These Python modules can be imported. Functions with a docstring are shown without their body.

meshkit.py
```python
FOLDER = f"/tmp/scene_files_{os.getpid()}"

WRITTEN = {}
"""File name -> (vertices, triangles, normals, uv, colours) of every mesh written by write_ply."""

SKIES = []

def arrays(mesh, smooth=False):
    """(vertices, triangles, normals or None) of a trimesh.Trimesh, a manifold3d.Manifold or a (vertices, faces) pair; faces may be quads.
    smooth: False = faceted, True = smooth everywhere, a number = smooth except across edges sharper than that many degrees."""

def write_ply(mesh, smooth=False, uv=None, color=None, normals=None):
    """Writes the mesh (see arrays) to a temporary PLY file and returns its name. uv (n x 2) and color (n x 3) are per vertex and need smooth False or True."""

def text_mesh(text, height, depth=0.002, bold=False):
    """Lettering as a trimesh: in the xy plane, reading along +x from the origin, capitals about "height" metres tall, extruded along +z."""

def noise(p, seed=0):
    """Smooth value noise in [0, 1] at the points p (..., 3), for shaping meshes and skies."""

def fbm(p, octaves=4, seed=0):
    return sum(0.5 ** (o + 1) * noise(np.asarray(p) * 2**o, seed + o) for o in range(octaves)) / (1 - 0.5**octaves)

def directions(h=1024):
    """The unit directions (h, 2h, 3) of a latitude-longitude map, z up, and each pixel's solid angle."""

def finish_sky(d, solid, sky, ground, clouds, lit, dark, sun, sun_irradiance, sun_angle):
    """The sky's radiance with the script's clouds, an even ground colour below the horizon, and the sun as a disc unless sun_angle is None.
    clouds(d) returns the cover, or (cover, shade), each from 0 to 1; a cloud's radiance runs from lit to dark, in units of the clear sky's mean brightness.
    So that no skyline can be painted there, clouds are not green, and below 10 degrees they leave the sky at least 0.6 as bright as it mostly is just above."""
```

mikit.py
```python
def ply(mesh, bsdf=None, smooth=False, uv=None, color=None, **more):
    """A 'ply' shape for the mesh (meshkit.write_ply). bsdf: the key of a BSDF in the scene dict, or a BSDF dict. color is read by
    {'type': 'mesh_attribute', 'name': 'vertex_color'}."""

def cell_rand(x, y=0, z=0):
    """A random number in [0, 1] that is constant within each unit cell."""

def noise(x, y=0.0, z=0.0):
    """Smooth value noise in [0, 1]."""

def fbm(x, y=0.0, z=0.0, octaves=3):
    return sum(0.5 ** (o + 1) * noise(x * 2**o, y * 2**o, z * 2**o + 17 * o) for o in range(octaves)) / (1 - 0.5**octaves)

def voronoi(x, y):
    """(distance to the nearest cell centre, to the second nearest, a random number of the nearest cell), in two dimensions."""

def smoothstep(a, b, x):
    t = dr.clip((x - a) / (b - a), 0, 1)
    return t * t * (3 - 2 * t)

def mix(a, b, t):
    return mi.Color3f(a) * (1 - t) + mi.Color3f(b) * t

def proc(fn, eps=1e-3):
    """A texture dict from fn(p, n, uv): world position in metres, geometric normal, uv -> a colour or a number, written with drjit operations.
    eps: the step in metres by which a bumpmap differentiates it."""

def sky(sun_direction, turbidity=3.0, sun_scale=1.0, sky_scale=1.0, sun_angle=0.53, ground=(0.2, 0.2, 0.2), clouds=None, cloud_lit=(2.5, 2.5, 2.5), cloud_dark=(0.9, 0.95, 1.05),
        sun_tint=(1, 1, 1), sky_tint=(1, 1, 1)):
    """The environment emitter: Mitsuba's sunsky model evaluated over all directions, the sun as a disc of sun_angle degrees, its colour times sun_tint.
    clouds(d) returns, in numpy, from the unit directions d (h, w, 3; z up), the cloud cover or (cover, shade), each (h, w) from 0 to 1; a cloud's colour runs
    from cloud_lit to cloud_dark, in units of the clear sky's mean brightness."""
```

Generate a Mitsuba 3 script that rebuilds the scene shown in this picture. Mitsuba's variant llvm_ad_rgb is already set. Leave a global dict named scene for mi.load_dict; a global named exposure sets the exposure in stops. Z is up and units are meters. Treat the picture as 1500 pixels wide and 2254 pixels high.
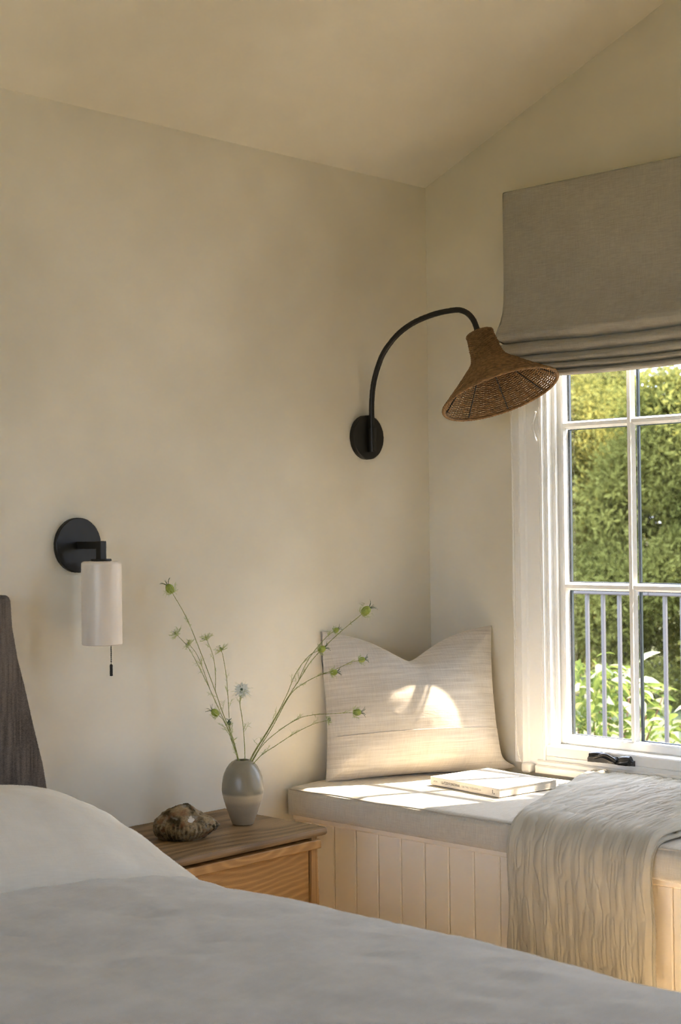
import math, random
import numpy as np
import trimesh
import mitsuba as mi
import drjit as dr
import mikit, meshkit
from mikit import proc, noise, fbm, smoothstep, mix, cell_rand
from shapely.geometry import Polygon, box as sbox
import manifold3d as m3

random.seed(7)
T = mi.ScalarTransform4f
scene, labels = {}, {}

# ---------------------------------------------------------------- camera, sky, exposure
CAM = np.array([-3.538, -3.027, 1.25])
FWD = np.array([0.72000639, 0.69389196, 0.01023478])
UP = np.array([0.00121292, -0.01600649, 0.99987115])
scene['camera'] = {'type': 'thinlens', 'fov': 2 * math.degrees(math.atan(750 / 3300.57)), 'fov_axis': 'x',
                   'aperture_radius': 0.005, 'focus_distance': 4.15, 'near_clip': 0.05, 'far_clip': 200.0,
                   'to_world': T().look_at(origin=CAM.tolist(), target=(CAM + FWD).tolist(), up=UP.tolist())}
exposure = 5.17
SUN_AZ, SUN_EL = math.radians(-31.2), math.radians(57.8)
SUN = [math.cos(SUN_AZ) * math.cos(SUN_EL), math.sin(SUN_AZ) * math.cos(SUN_EL), math.sin(SUN_EL)]
def haze(d):
    n = meshkit.fbm(d * np.array([2.2, 2.2, 4.5]) + 3.1, 4, 5)
    return np.clip(0.75 + 0.5 * (n - 0.5), 0, 1), np.clip((n - 0.35) * 0.6, 0, 1)
scene['sky'] = mikit.sky(SUN, turbidity=4.0, sun_scale=0.62, sky_scale=1.0, sun_angle=0.6, ground=(0.12, 0.12, 0.08), clouds=haze,
                         cloud_lit=(2.1, 2.4, 3.1), cloud_dark=(1.55, 1.8, 2.3), sun_tint=(1.0, 0.99, 0.97))

# ---------------------------------------------------------------- helpers
def key(name):
    if name not in scene and name not in labels and not any(k.startswith(name + '__') for k in scene):
        return name
    i = 1
    while True:
        k = f'{name}_{i:03d}'
        if k not in scene and k not in labels:
            return k
        i += 1
def thing(name, label, cat, group=None):
    k = key(name); labels[k] = {'label': label, 'category': cat}
    if group: labels[k]['group'] = group
    return k
def put(name, mesh, mat, parent=None, smooth=False, label=None, cat=None, group=None, kind=None, **kw):
    k = key(f'{parent}__{name}' if parent else name)
    scene[k] = mesh if isinstance(mesh, dict) else mikit.ply(mesh, mat, smooth, **kw)
    d = {a: b for a, b in (('label', label), ('category', cat), ('group', group), ('kind', kind)) if b}
    if d: labels[k] = d
    return k
def cat_(*ms): return trimesh.util.concatenate(ms)
def cbox(x0, x1, y0, y1, z0, z1, c=0.002):
    x0, x1 = min(x0, x1), max(x0, x1); y0, y1 = min(y0, y1), max(y0, y1); z0, z1 = min(z0, z1), max(z0, z1)
    c = min(c, (x1 - x0) * .45, (y1 - y0) * .45, (z1 - z0) * .45)
    p = []
    for x, sx in ((x0, 1), (x1, -1)):
        for y, sy in ((y0, 1), (y1, -1)):
            for z, sz in ((z0, 1), (z1, -1)):
                p += [(x, y + sy * c, z + sz * c), (x + sx * c, y, z + sz * c), (x + sx * c, y + sy * c, z)]
    return trimesh.convex.convex_hull(np.array(p))
def rbox(x0, x1, y0, y1, z0, z1, r, n=16):
    s = [m3.Manifold.sphere(r, n).translate((x, y, z)) for x in (x0 + r, x1 - r) for y in (y0 + r, y1 - r) for z in (z0 + r, z1 - r)]
    m = m3.Manifold.batch_hull(s).to_mesh()
    return trimesh.Trimesh(m.vert_properties[:, :3], m.tri_verts, process=False)
def smooth_path(pts, n):
    p = np.asarray(pts, float)
    if len(p) < 3: return np.linspace(p[0], p[-1], n)
    q = np.vstack([2 * p[0] - p[1], p, 2 * p[-1] - p[-2]])
    t = np.linspace(0, len(p) - 1 - 1e-9, n); i = t.astype(int); f = (t - i)[:, None]
    a, b, c, d = q[i], q[i + 1], q[i + 2], q[i + 3]
    return .5 * (2 * b + (c - a) * f + (2 * a - 5 * b + 4 * c - d) * f ** 2 + (3 * b - a - 3 * c + d) * f ** 3)
def tube(pts, r, sides=8, caps=True):
    p = np.asarray(pts, float); n = len(p)
    r = np.broadcast_to(np.asarray(r, float), (n,))
    t = np.gradient(p, axis=0); t /= np.linalg.norm(t, axis=1, keepdims=True) + 1e-12
    a = np.cross(t[0], [0, 0, 1.] if abs(t[0][2]) < .9 else [1., 0, 0]); a /= np.linalg.norm(a)
    A = []
    for k in range(n):
        a = a - t[k] * (a @ t[k]); a /= np.linalg.norm(a); A.append(a)
    A = np.array(A); B = np.cross(t, A); w = np.arange(sides) * 2 * np.pi / sides
    v = p[:, None] + r[:, None, None] * (np.cos(w)[None, :, None] * A[:, None] + np.sin(w)[None, :, None] * B[:, None])
    f = []
    i, j = np.meshgrid(np.arange(n - 1), np.arange(sides), indexing='ij'); j2 = (j + 1) % sides
    q = np.stack([i * sides + j, i * sides + j2, (i + 1) * sides + j2, (i + 1) * sides + j], -1).reshape(-1, 4)
    f = np.vstack([q[:, [0, 1, 2]], q[:, [0, 2, 3]]])
    v = v.reshape(-1, 3)
    if caps:
        v = np.vstack([v, p[0], p[-1]]); c0, c1 = len(v) - 2, len(v) - 1; j = np.arange(sides); j2 = (j + 1) % sides
        f = np.vstack([f, np.stack([j2, j, j * 0 + c0], 1), np.stack([(n - 1) * sides + j, (n - 1) * sides + j2, j * 0 + c1], 1)])
    return trimesh.Trimesh(v, f, process=False)
def lathe(profile, n=48):
    """profile (r, z) pairs turned about z, closed at r = 0 where the profile reaches it."""
    m = trimesh.creation.revolve(np.asarray(profile, float), sections=n)
    m.fix_normals(); return m
def frame(origin, z, x=None):
    z = np.asarray(z, float); z /= np.linalg.norm(z)
    x = np.asarray(x if x is not None else ([1, 0, 0] if abs(z[0]) < .9 else [0, 1, 0]), float)
    x = x - z * (x @ z); x /= np.linalg.norm(x)
    M = np.eye(4); M[:3, 0], M[:3, 1], M[:3, 2], M[:3, 3] = x, np.cross(z, x), z, origin
    return M
def moved(mesh, M):
    m = mesh.copy(); m.apply_transform(M); return m
def grid(P, close_u=False):
    """quads over an (nu, nv, 3) array of points -> (vertices, faces)"""
    nu, nv = P.shape[:2]
    i, j = np.meshgrid(np.arange(nu - (0 if close_u else 1)), np.arange(nv - 1), indexing='ij'); i2 = (i + 1) % nu
    q = np.stack([i * nv + j, i2 * nv + j, i2 * nv + j + 1, i * nv + j + 1], -1).reshape(-1, 4)
    return P.reshape(-1, 3), np.vstack([q[:, [0, 1, 2]], q[:, [0, 2, 3]]])
def sweep_y(profile, y0, y1, n=2, warp=None):
    """closed (x, z) profile swept along y, capped; warp(P) moves the points"""
    pr = np.asarray(profile, float); ys = np.linspace(y0, y1, n)
    P = np.stack([np.broadcast_to(pr[None, :, 0], (n, len(pr))), np.broadcast_to(ys[:, None], (n, len(pr))), np.broadcast_to(pr[None, :, 1], (n, len(pr)))], -1).copy()
    if warp: P = warp(P)
    k = len(pr); v = P.reshape(-1, 3)
    i, j = np.meshgrid(np.arange(n - 1), np.arange(k), indexing='ij'); j2 = (j + 1) % k
    q = np.stack([i * k + j, i * k + j2, (i + 1) * k + j2, (i + 1) * k + j], -1).reshape(-1, 4)
    f = [q[:, [0, 1, 2]], q[:, [0, 2, 3]]]
    tri = trimesh.creation.triangulate_polygon(Polygon(pr), engine='earcut')
    tv, tf = tri
    from scipy.spatial import cKDTree
    idx = cKDTree(pr).query(tv)[1]; tf = idx[np.asarray(tf)]
    f += [tf, tf[:, ::-1] + (n - 1) * k]
    m = trimesh.Trimesh(v, np.vstack(f), process=False); m.fix_normals(); return m
def extrude_x(poly, x0, x1):
    """shapely polygon in (y, z) extruded along x"""
    m = trimesh.creation.extrude_polygon(poly, x1 - x0, engine='earcut')
    v = m.vertices; m.vertices = np.stack([v[:, 2] + x0, v[:, 0], v[:, 1]], 1); return m

# ---------------------------------------------------------------- materials
def mat(name, color, rough=0.8, bump=None, bscale=1.0, **kw):
    b = {'type': 'principled', 'base_color': proc(color) if callable(color) else {'type': 'rgb', 'value': list(color)}, 'roughness': rough, 'specular': kw.pop('specular', 0.3), **kw}
    if bump: b = {'type': 'bumpmap', 'arbitrary': proc(bump[0], bump[1]), 'scale': bscale, 'bsdf': b}
    scene[name] = {'type': 'twosided', 'bsdf': b}
    return name

def plaster(p, n, uv):
    a = fbm(p.x * 1.7 + 3, p.y * 1.7, p.z * 1.7, 4); b = fbm(p.x * 6, p.y * 6 + 9, p.z * 5, 3)
    c = mix((0.612, 0.57, 0.462), (0.705, 0.663, 0.552), smoothstep(0.3, 0.7, a))
    return c * (0.96 + 0.08 * b)
mat('mat_plaster', plaster, 0.9, specular=0.15)
mat('mat_trim', (0.82, 0.81, 0.77), 0.45)
mat('mat_bench', (0.90, 0.81, 0.66), 0.5)
mat('mat_wood_floor', lambda p, n, uv: mix((0.54, 0.44, 0.31), (0.63, 0.53, 0.39), fbm(p.x * 3, p.y * 40, 0, 3)), 0.5)
mat('mat_bronze', lambda p, n, uv: mix((0.010, 0.0092, 0.0075), (0.018, 0.0165, 0.0125), fbm(p.x * 30, p.y * 30, p.z * 30, 3)), 0.38, specular=0.28)
mat('mat_black', (0.012, 0.012, 0.012), 0.3, specular=0.5)
mat('mat_spacer', (0.02, 0.03, 0.035), 0.4)
scene['mat_glass'] = {'type': 'thindielectric', 'int_ior': 1.3}

def weave(scale_u, scale_v, lo, hi, slub=0.5, ku=1.0):
    def fn(p, n, uv):
        a = noise(uv.x * scale_u, uv.y * scale_v * 0.06, 1.0); b = noise(uv.x * scale_u * 0.06, uv.y * scale_v, 7.0)
        c = fbm(uv.x * 14, uv.y * 14, 3.0, 3)
        return mix(lo, hi, dr.clip(0.5 + 0.55 * ku * (a - 0.5) + 0.9 * ku * (b - 0.5) + slub * (c - 0.5), 0, 1))
    return fn
def weave2(su, sv, lo, hi):
    def fn(p, n, uv):
        b = noise(uv.x * 28, uv.y * sv, 7.0); b2 = noise(uv.x * 9, uv.y * 260, 2.0); a = noise(uv.x * su, uv.y * 60, 1.0)
        c = fbm(uv.x * 9, uv.y * 22, 3.0, 3)
        return mix(lo, hi, dr.clip(0.5 + 0.45 * (b - 0.5) + 0.45 * (b2 - 0.5) + 0.28 * (a - 0.5) + 0.5 * (c - 0.5), 0, 1))
    return fn
def weave_h(su, sv):
    return lambda p, n, uv: noise(uv.x * su, uv.y * sv * 0.1, 1.0) + noise(uv.x * su * 0.1, uv.y * sv, 7.0)
mat('mat_cushion', weave(1000, 1000, (0.46, 0.42, 0.345), (0.64, 0.60, 0.51), 0.3, 0.5), 0.95, (weave_h(600, 600), 4e-4), 0.0005, sheen=0.3)
mat('mat_pillow', weave2(900, 800, (0.465, 0.42, 0.355), (0.67, 0.625, 0.555)), 0.95, (weave_h(800, 800), 4e-4), 0.0002, sheen=0.3)
mat('mat_blind', weave(1000, 1000, (0.30, 0.28, 0.235), (0.43, 0.41, 0.35), 0.35, 0.6), 0.95, specular=0.1)
mat('mat_throw', lambda p, n, uv: mix((0.38, 0.345, 0.27), (0.51, 0.475, 0.385), fbm(uv.x * 60, uv.y * 12, 2.0, 3)), 0.95, sheen=0.4)
mat('mat_duvet', weave(900, 900, (0.37, 0.36, 0.328), (0.49, 0.478, 0.442), 0.7, 0.4), 0.92, sheen=0.3)
mat('mat_sham', weave(900, 900, (0.52, 0.485, 0.405), (0.64, 0.60, 0.515), 0.8, 0.3), 0.92, sheen=0.3)
def slub_dark(p, n, uv):
    a = noise(p.x * 260, 0, p.z * 14); b = noise(p.x * 60, 3, p.z * 5); c = noise(p.x * 420, 5, p.z * 420)
    return mix((0.05, 0.041, 0.033), (0.185, 0.155, 0.125), dr.clip(0.15 + 0.5 * (a - .3) + 0.45 * (b - 0.3) + 0.35 * (c - 0.5), 0, 1))
mat('mat_headboard', slub_dark, 0.95, sheen=0.2)
def grain(px, py, pz):
    w = fbm(px * 1.6, py * 5, pz * 5, 3)
    r = 0.5 + 0.5 * dr.sin((py * 3.0 + pz * 3.0 + w * 1.6) * 30)
    f = noise(px * 14, py * 420, pz * 420)
    return dr.clip(0.5 * r + 0.5 * f, 0, 1)
mat('mat_oak_top', lambda p, n, uv: mix((0.105, 0.066, 0.030), (0.27, 0.175, 0.085), grain(p.x, p.y, p.z)) * (0.75 + 0.5 * fbm(p.x * 9, p.y * 14, 1.0, 3)), 0.5, specular=0.2)
def oak_face(p, n, uv):
    x, z = p.x + 1.10, p.z - 0.50
    q = dr.sqrt(dr.square(x * 0.32) + dr.square(z * 1.1 + 0.02)) + 0.02 * fbm(p.x * 7, 0, p.z * 16, 3)
    r = 0.5 + 0.5 * dr.sin(q * 420)
    f = noise(p.x * 30, 0, p.z * 700)
    return mix((0.30, 0.155, 0.05), (0.45, 0.26, 0.095), dr.clip(0.55 * r * r + 0.5 * f, 0, 1))
mat('mat_oak_face', oak_face, 0.5)
mat('mat_oak_leg', lambda p, n, uv: mix((0.24, 0.12, 0.04), (0.47, 0.28, 0.11), dr.clip(noise(p.x * 330, p.y * 330, p.z * 5) * 1.1, 0, 1)), 0.5)
mat('mat_rattan', lambda p, n, uv: mix((0.125, 0.066, 0.024), (0.29, 0.165, 0.068), noise(p.x * 160, p.y * 160, p.z * 160)), 0.55, specular=0.2)
mat('mat_shade_ceramic', lambda p, n, uv: mix((0.62, 0.55, 0.455), (0.69, 0.62, 0.525), fbm(p.x * 60, p.y * 60, p.z * 8, 3)), 0.35, specular=0.5, clearcoat=0.6, clearcoat_gloss=0.9)
VZ = 0.5
def vase_col(p, n, uv):
    h = p.z - VZ + 0.004 * (fbm(p.x * 30, p.y * 30, p.z * 4, 2) - 0.5)
    sp = noise(p.x * 900, p.y * 900, p.z * 900)
    c = mix((0.31, 0.255, 0.175), (0.35, 0.29, 0.20), smoothstep(0.03, 0.05, h))
    c = mix(c, (0.45, 0.375, 0.25), smoothstep(0.052, 0.066, h))
    c = mix(c, (0.215, 0.192, 0.132), smoothstep(0.076, 0.084, h))
    return c * (0.93 + 0.14 * sp)
mat('mat_vase', vase_col, 0.34, specular=0.5)
def fossil_col(p, n, uv):
    a = fbm(p.x * 40, p.y * 40, p.z * 40, 4); b = fbm(p.x * 90 + 4, p.y * 90, p.z * 90, 3)
    an = dr.atan2(p.y + .217, p.x + 1.179) + math.radians(38)
    rib = smoothstep(-.2, .6, dr.cos(an * 34)) * smoothstep(.548, .535, p.z + .006 * (b - .5)) * smoothstep(.503, .512, p.z)
    c = mix((0.05, 0.036, 0.017), (0.27, 0.205, 0.115), smoothstep(0.32, 0.66, a))
    c = mix(c, (0.36, 0.28, 0.16), rib * (.35 + .5 * a))
    c = mix(c, (0.30, 0.28, 0.235), smoothstep(0.50, 0.72, b) * 0.55) * (0.75 + 0.5 * noise(p.x * 500, p.y * 500, p.z * 500))
    return mix(c, (0.19, 0.075, 0.03), smoothstep(0.52, 0.74, fbm(p.x * 55 + 9, p.y * 55, p.z * 55, 4)) * 0.6)
mat('mat_fossil', fossil_col, 0.85, specular=0.1)
mat('mat_fossil_white', (0.55, 0.50, 0.42), 0.8)
mat('mat_stem', lambda p, n, uv: mix((0.16, 0.18, 0.04), (0.28, 0.29, 0.085), noise(p.x * 90, p.y * 90, p.z * 60)), 0.6)
mat('mat_pod', lambda p, n, uv: mix((0.18, 0.24, 0.028), (0.36, 0.41, 0.085), noise(p.x * 200, p.y * 200, p.z * 120)), 0.5)
mat('mat_pod_dark', (0.045, 0.075, 0.03), 0.5)
scene['mat_frond'] = {'type': 'twosided', 'bsdf': {'type': 'principled', 'base_color': {'type': 'rgb', 'value': [0.40, 0.44, 0.20]}, 'roughness': 0.7}}
mat('mat_petal', (0.66, 0.68, 0.60), 0.7)
mat('mat_book', (0.66, 0.615, 0.54), 0.55)
mat('mat_page', lambda p, n, uv: mix((0.62, 0.57, 0.49), (0.76, 0.72, 0.64), noise(p.x * 40, p.y * 40, p.z * 2200)), 0.85)
mat('mat_ink', (0.13, 0.12, 0.11), 0.7)
mat('mat_ink_pale', (0.36, 0.34, 0.31), 0.7)
mat('mat_cord', (0.72, 0.69, 0.62), 0.8)
mat('mat_plastic', (0.83, 0.82, 0.79), 0.3)
def leafmat(name, c, tr):
    scene[name] = {'type': 'principledthin', 'base_color': proc(c) if callable(c) else {'type': 'rgb', 'value': list(c)}, 'roughness': 0.45, 'diff_trans': tr, 'spec_trans': 0.0, 'eta': 1.4}
leafmat('mat_tree_a', lambda p, n, uv: mix((0.13, 0.135, 0.033), (0.31, 0.29, 0.085), noise(p.x * 2.2, p.y * 2.2, p.z * 2.2)), 0.7)
leafmat('mat_tree_b', lambda p, n, uv: mix((0.10, 0.11, 0.028), (0.26, 0.255, 0.07), noise(p.x * 2.2 + 5, p.y * 2.2, p.z * 2.2)), 0.7)
leafmat('mat_leaf_a', (0.27, 0.30, 0.10), 0.7)
leafmat('mat_leaf_b', (0.40, 0.41, 0.25), 0.55)
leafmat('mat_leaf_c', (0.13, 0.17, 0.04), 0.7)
mat('mat_pot', (0.35, 0.17, 0.09), 0.8)
mat('mat_bark', (0.12, 0.09, 0.06), 0.9)
mat('mat_twig', (0.22, 0.10, 0.06), 0.8)
mat('mat_steel', (0.085, 0.08, 0.085), 0.45, specular=0.5)
mat('mat_ground', lambda p, n, uv: mix((0.06, 0.07, 0.03), (0.11, 0.115, 0.055), fbm(p.x * 2, p.y * 2, 0, 4)), 0.95)
mat('mat_deck', lambda p, n, uv: mix((0.12, 0.105, 0.09), (0.17, 0.15, 0.125), fbm(p.x * 3, p.y * 30, 0, 3)), 0.8)

# ---------------------------------------------------------------- the room
RX, RY, EAVE, SL = -5.6, -5.0, 2.300, 0.4195
RIDGE = EAVE + SL * (-RY / 2)
WY0, WY1, WZ0, WZ1 = -0.975, -0.437, 0.585, 2.13           # opening of window_1
gable = Polygon([(0.12, -0.2), (0.12, EAVE - 0.05), (0, EAVE), (RY / 2, RIDGE), (RY, EAVE), (RY - 0.12, EAVE - .05), (RY - 0.12, -0.2)])
hole1 = sbox(WY0, WZ0, WY1, WZ1)
hole2 = sbox(-2.36, 0.0, -1.78, 2.70)                       # unseen opening added further along this wall, lets sun onto the floor
put('wall_right', extrude_x(gable.difference(hole1).difference(hole2), 0.0, 0.12), 'mat_plaster', kind='structure', label='plastered gable wall with the window')
put('wall_left', extrude_x(gable.difference(sbox(-3.5, .5, -1.3, 2.2)), RX - 0.12, RX), 'mat_plaster', kind='structure')  # cut-out is an unseen opening, added so daylight reaches the window wall
put('wall_back', cbox(RX - 0.12, 0.12, 0.0, 0.12, -0.2, EAVE + 0.001, 0.0001), 'mat_plaster', kind='structure', label='beige limewashed wall behind the bed')
fw = Polygon([(RX - .12, -0.2), (RX - .12, EAVE), (0.12, EAVE), (0.12, -0.2)])
m = trimesh.creation.extrude_polygon(fw, 0.12, engine='earcut'); v = m.vertices
m.vertices = np.stack([v[:, 0], v[:, 2] + RY - 0.12, v[:, 1]], 1)
put('wall_front', m, 'mat_plaster', kind='structure')
cp = Polygon([(0.3, EAVE - 0.3 * SL), (RY / 2, RIDGE), (RY - 0.3, EAVE - 0.3 * SL), (RY - 0.3, EAVE - 0.3 * SL + 0.2), (RY / 2, RIDGE + 0.2), (0.3, EAVE - .3 * SL + 0.2)])
put('ceiling', extrude_x(cp, RX - 0.12, 0.12), 'mat_plaster', kind='structure', label='sloping plastered ceiling')
put('floor', cbox(RX - 0.12, 0.12, RY - 0.12, 0.12, -0.2, 0.0, 0.0001), 'mat_wood_floor', kind='structure')

# window_1: casing, jambs, sill, sash, muntins, panes
W = 'window_1'
labels[W] = {'label': 'white six-pane casement window beside the corner', 'kind': 'structure'}
def casing(y0, y1):
    s = 1 if y1 > y0 else -1                                   # y0 = outer edge
    w = abs(y1 - y0)
    pr = [(0, 0), (0, -0.018), (0.026, -0.02), (0.03, -0.026), (0.036, -0.028), (0.042, -0.024), (0.046, -0.018), (0.052, -0.015), (w - 0.012, -0.015), (w - 0.006, -0.019), (w, -0.017), (w, 0.0)]
    return [(y0 + s * a, b) for a, b in pr]
def upright(profile_yx, z0, z1):
    m = trimesh.creation.extrude_polygon(Polygon(profile_yx), z1 - z0, engine='earcut'); v = m.vertices
    m.vertices = np.stack([v[:, 1], v[:, 0], v[:, 2] + z0], 1); m.fix_normals(); return m
put('casing', upright(casing(-0.335, -0.443), 0.558, 2.2), 'mat_trim', W, smooth=25)
put('casing', upright(casing(-1.077, -0.969), 0.558, 2.2), 'mat_trim', W, smooth=25)
put('casing', cbox(-0.018, 0, -1.077, -0.335, 2.10, 2.2), 'mat_trim', W)
put('jamb', cat_(cbox(-0.002, 0.115, -0.452, -0.437, WZ0, WZ1, .001), cbox(0.022, 0.036, -0.462, -0.437, WZ0, WZ1, .002)), 'mat_trim', W)
put('jamb', cat_(cbox(-0.002, 0.115, -0.975, -0.960, WZ0, WZ1, .001), cbox(0.022, 0.036, -0.975, -0.950, WZ0, WZ1, .002)), 'mat_trim', W)
put('head_jamb', cbox(-0.002, 0.115, -0.975, -0.437, 2.115, 2.13, .001), 'mat_trim', W)
put('sill', cbox(-0.012, 0.115, -0.975, -0.437, 0.583, 0.614, .003), 'mat_trim', W)
sill_steps = [(-0.002, 0.535), (-0.030, 0.535), (-0.030, 0.553), (-0.026, 0.557), (-0.022, 0.557), (-0.022, 0.567), (-0.019, 0.571), (-0.013, 0.572), (-0.013, 0.583), (-0.002, 0.583)]
put('stool', sweep_y(sill_steps, -0.995, -0.415), 'mat_trim', W)
put('stool_end', cat_(rbox(-0.036, 0.0, -0.402, -0.366, 0.531, 0.560, 0.008), ), 'mat_trim', W, smooth=40)
G0, G1 = -0.475, -0.937                                        # glass opening, left and right
ZB, ZT = 0.640, 2.075
XS0, XS1 = 0.042, 0.078
put('stile', cbox(XS0, XS1, -0.452, G0, 0.614, 2.115, .004), 'mat_trim', W)
put('stile', cbox(XS0, XS1, G1, -0.960, 0.614, 2.115, .004), 'mat_trim', W)
put('bottom_rail', cbox(XS0, XS1, G1, G0, 0.614, ZB, .004), 'mat_trim', W)
put('top_rail', cbox(XS0, XS1, G1, G0, ZT, 2.115, .004), 'mat_trim', W)
GM = (G0 + G1) / 2 + 0.008
def bar_profile(h):
    return [(XS0 + .004, -.005), (XS0 + .004, .005), (XS0 + .012, .005), (XS0 + .02, h), (XS1 - .015, h), (XS1 - .015, -h), (XS0 + .02, -h), (XS0 + .012, -.005)]
put('muntin', upright([(GM + b, a) for a, b in bar_profile(.0115)], ZB, ZT), 'mat_trim', W)
RAILS = (1.071, 1.538)
for z in RAILS:
    for a, b in ((G1, GM - .008), (GM + .008, G0)):
        put('muntin', sweep_y([(x, z + h) for x, h in bar_profile(.0115)], a, b), 'mat_trim', W)
for zz0, zz1 in ((ZB, RAILS[0]), (RAILS[0], RAILS[1]), (RAILS[1], ZT)):
    for a, b in ((GM, G0), (G1, GM)):
        z0, z1 = zz0 + (0 if zz0 == ZB else .0115), zz1 - (0 if zz1 == ZT else .0115)
        y0, y1 = a + (.0115 if a == GM else 0), b - (.0115 if b == GM else 0)
        e = .001
        pane = put('pane', (np.array([[.066, y0 - e, z0 - e], [.066, y1 + e, z0 - e], [.066, y1 + e, z1 + e], [.066, y0 - e, z1 + e]]), np.array([[0, 1, 2], [0, 2, 3]])), 'mat_glass', W)
        sp = [cbox(.070, .080, y0, y0 + .006, z0, z1, .0005), cbox(.070, .080, y1 - .006, y1, z0, z1, .0005), cbox(.070, .080, y0, y1, z0, z0 + .002, .0005), cbox(.070, .080, y0, y1, z1 - .002, z1, .0005)]
        put('spacer', cat_(*sp), 'mat_spacer', pane)
# folding crank of the casement
def crank_mesh():
    xs = np.linspace(0, 1, 26); P = []
    for s in xs:                                            # sections along -y
        hgt = 0.027 - 0.004 * s + 0.004 * math.sin(s * 9)
        dep = 0.017 + 0.005 * math.cos(s * 8)
        if s > .62 and s < .72: hgt -= .008
        if s > .95: hgt *= .6; dep *= .7
        tw = 0.004 * math.sin(s * 7)
        ring = [(-dep * .3, 0), (-dep, 0.002), (-dep * 1.05, hgt * .45 + tw), (-dep * .75, hgt * .62 + tw), (-dep * .72, hgt * .9), (-dep * .4, hgt), (0, hgt * .96), (0, 0)]
        P.append([(x - 0.0125, -0.600 - 0.142 * s, 0.5835 + z) for x, z in ring])
    P = np.array(P)[:, ::-1]; n, k = P.shape[:2]
    v = P.reshape(-1, 3); i, j = np.meshgrid(np.arange(n - 1), np.arange(k), indexing='ij'); j2 = (j + 1) % k
    q = np.stack([i * k + j, i * k + j2, (i + 1) * k + j2, (i + 1) * k + j], -1).reshape(-1, 4)
    f = np.vstack([q[:, [0, 1, 2]], q[:, [0, 2, 3]], [[0, a + 1, a] for a in range(1, k - 1)], [[(n - 1) * k, (n - 1) * k + a, (n - 1) * k + a + 1] for a in range(1, k - 1)]])
    m = trimesh.Trimesh(v, f, process=False); m.fix_normals(); return m
put('crank_cover', crank_mesh(), 'mat_black', W, smooth=35, label='black folding crank handle')
put('crank_handle', tube(smooth_path([(-.027, -.604, .594), (-.031, -.63, .601), (-.033, -.655, .609), (-.031, -.675, .604), (-.029, -.692, .594)], 24), [.0045] * 24, 8), 'mat_black', W, smooth=True)

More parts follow.
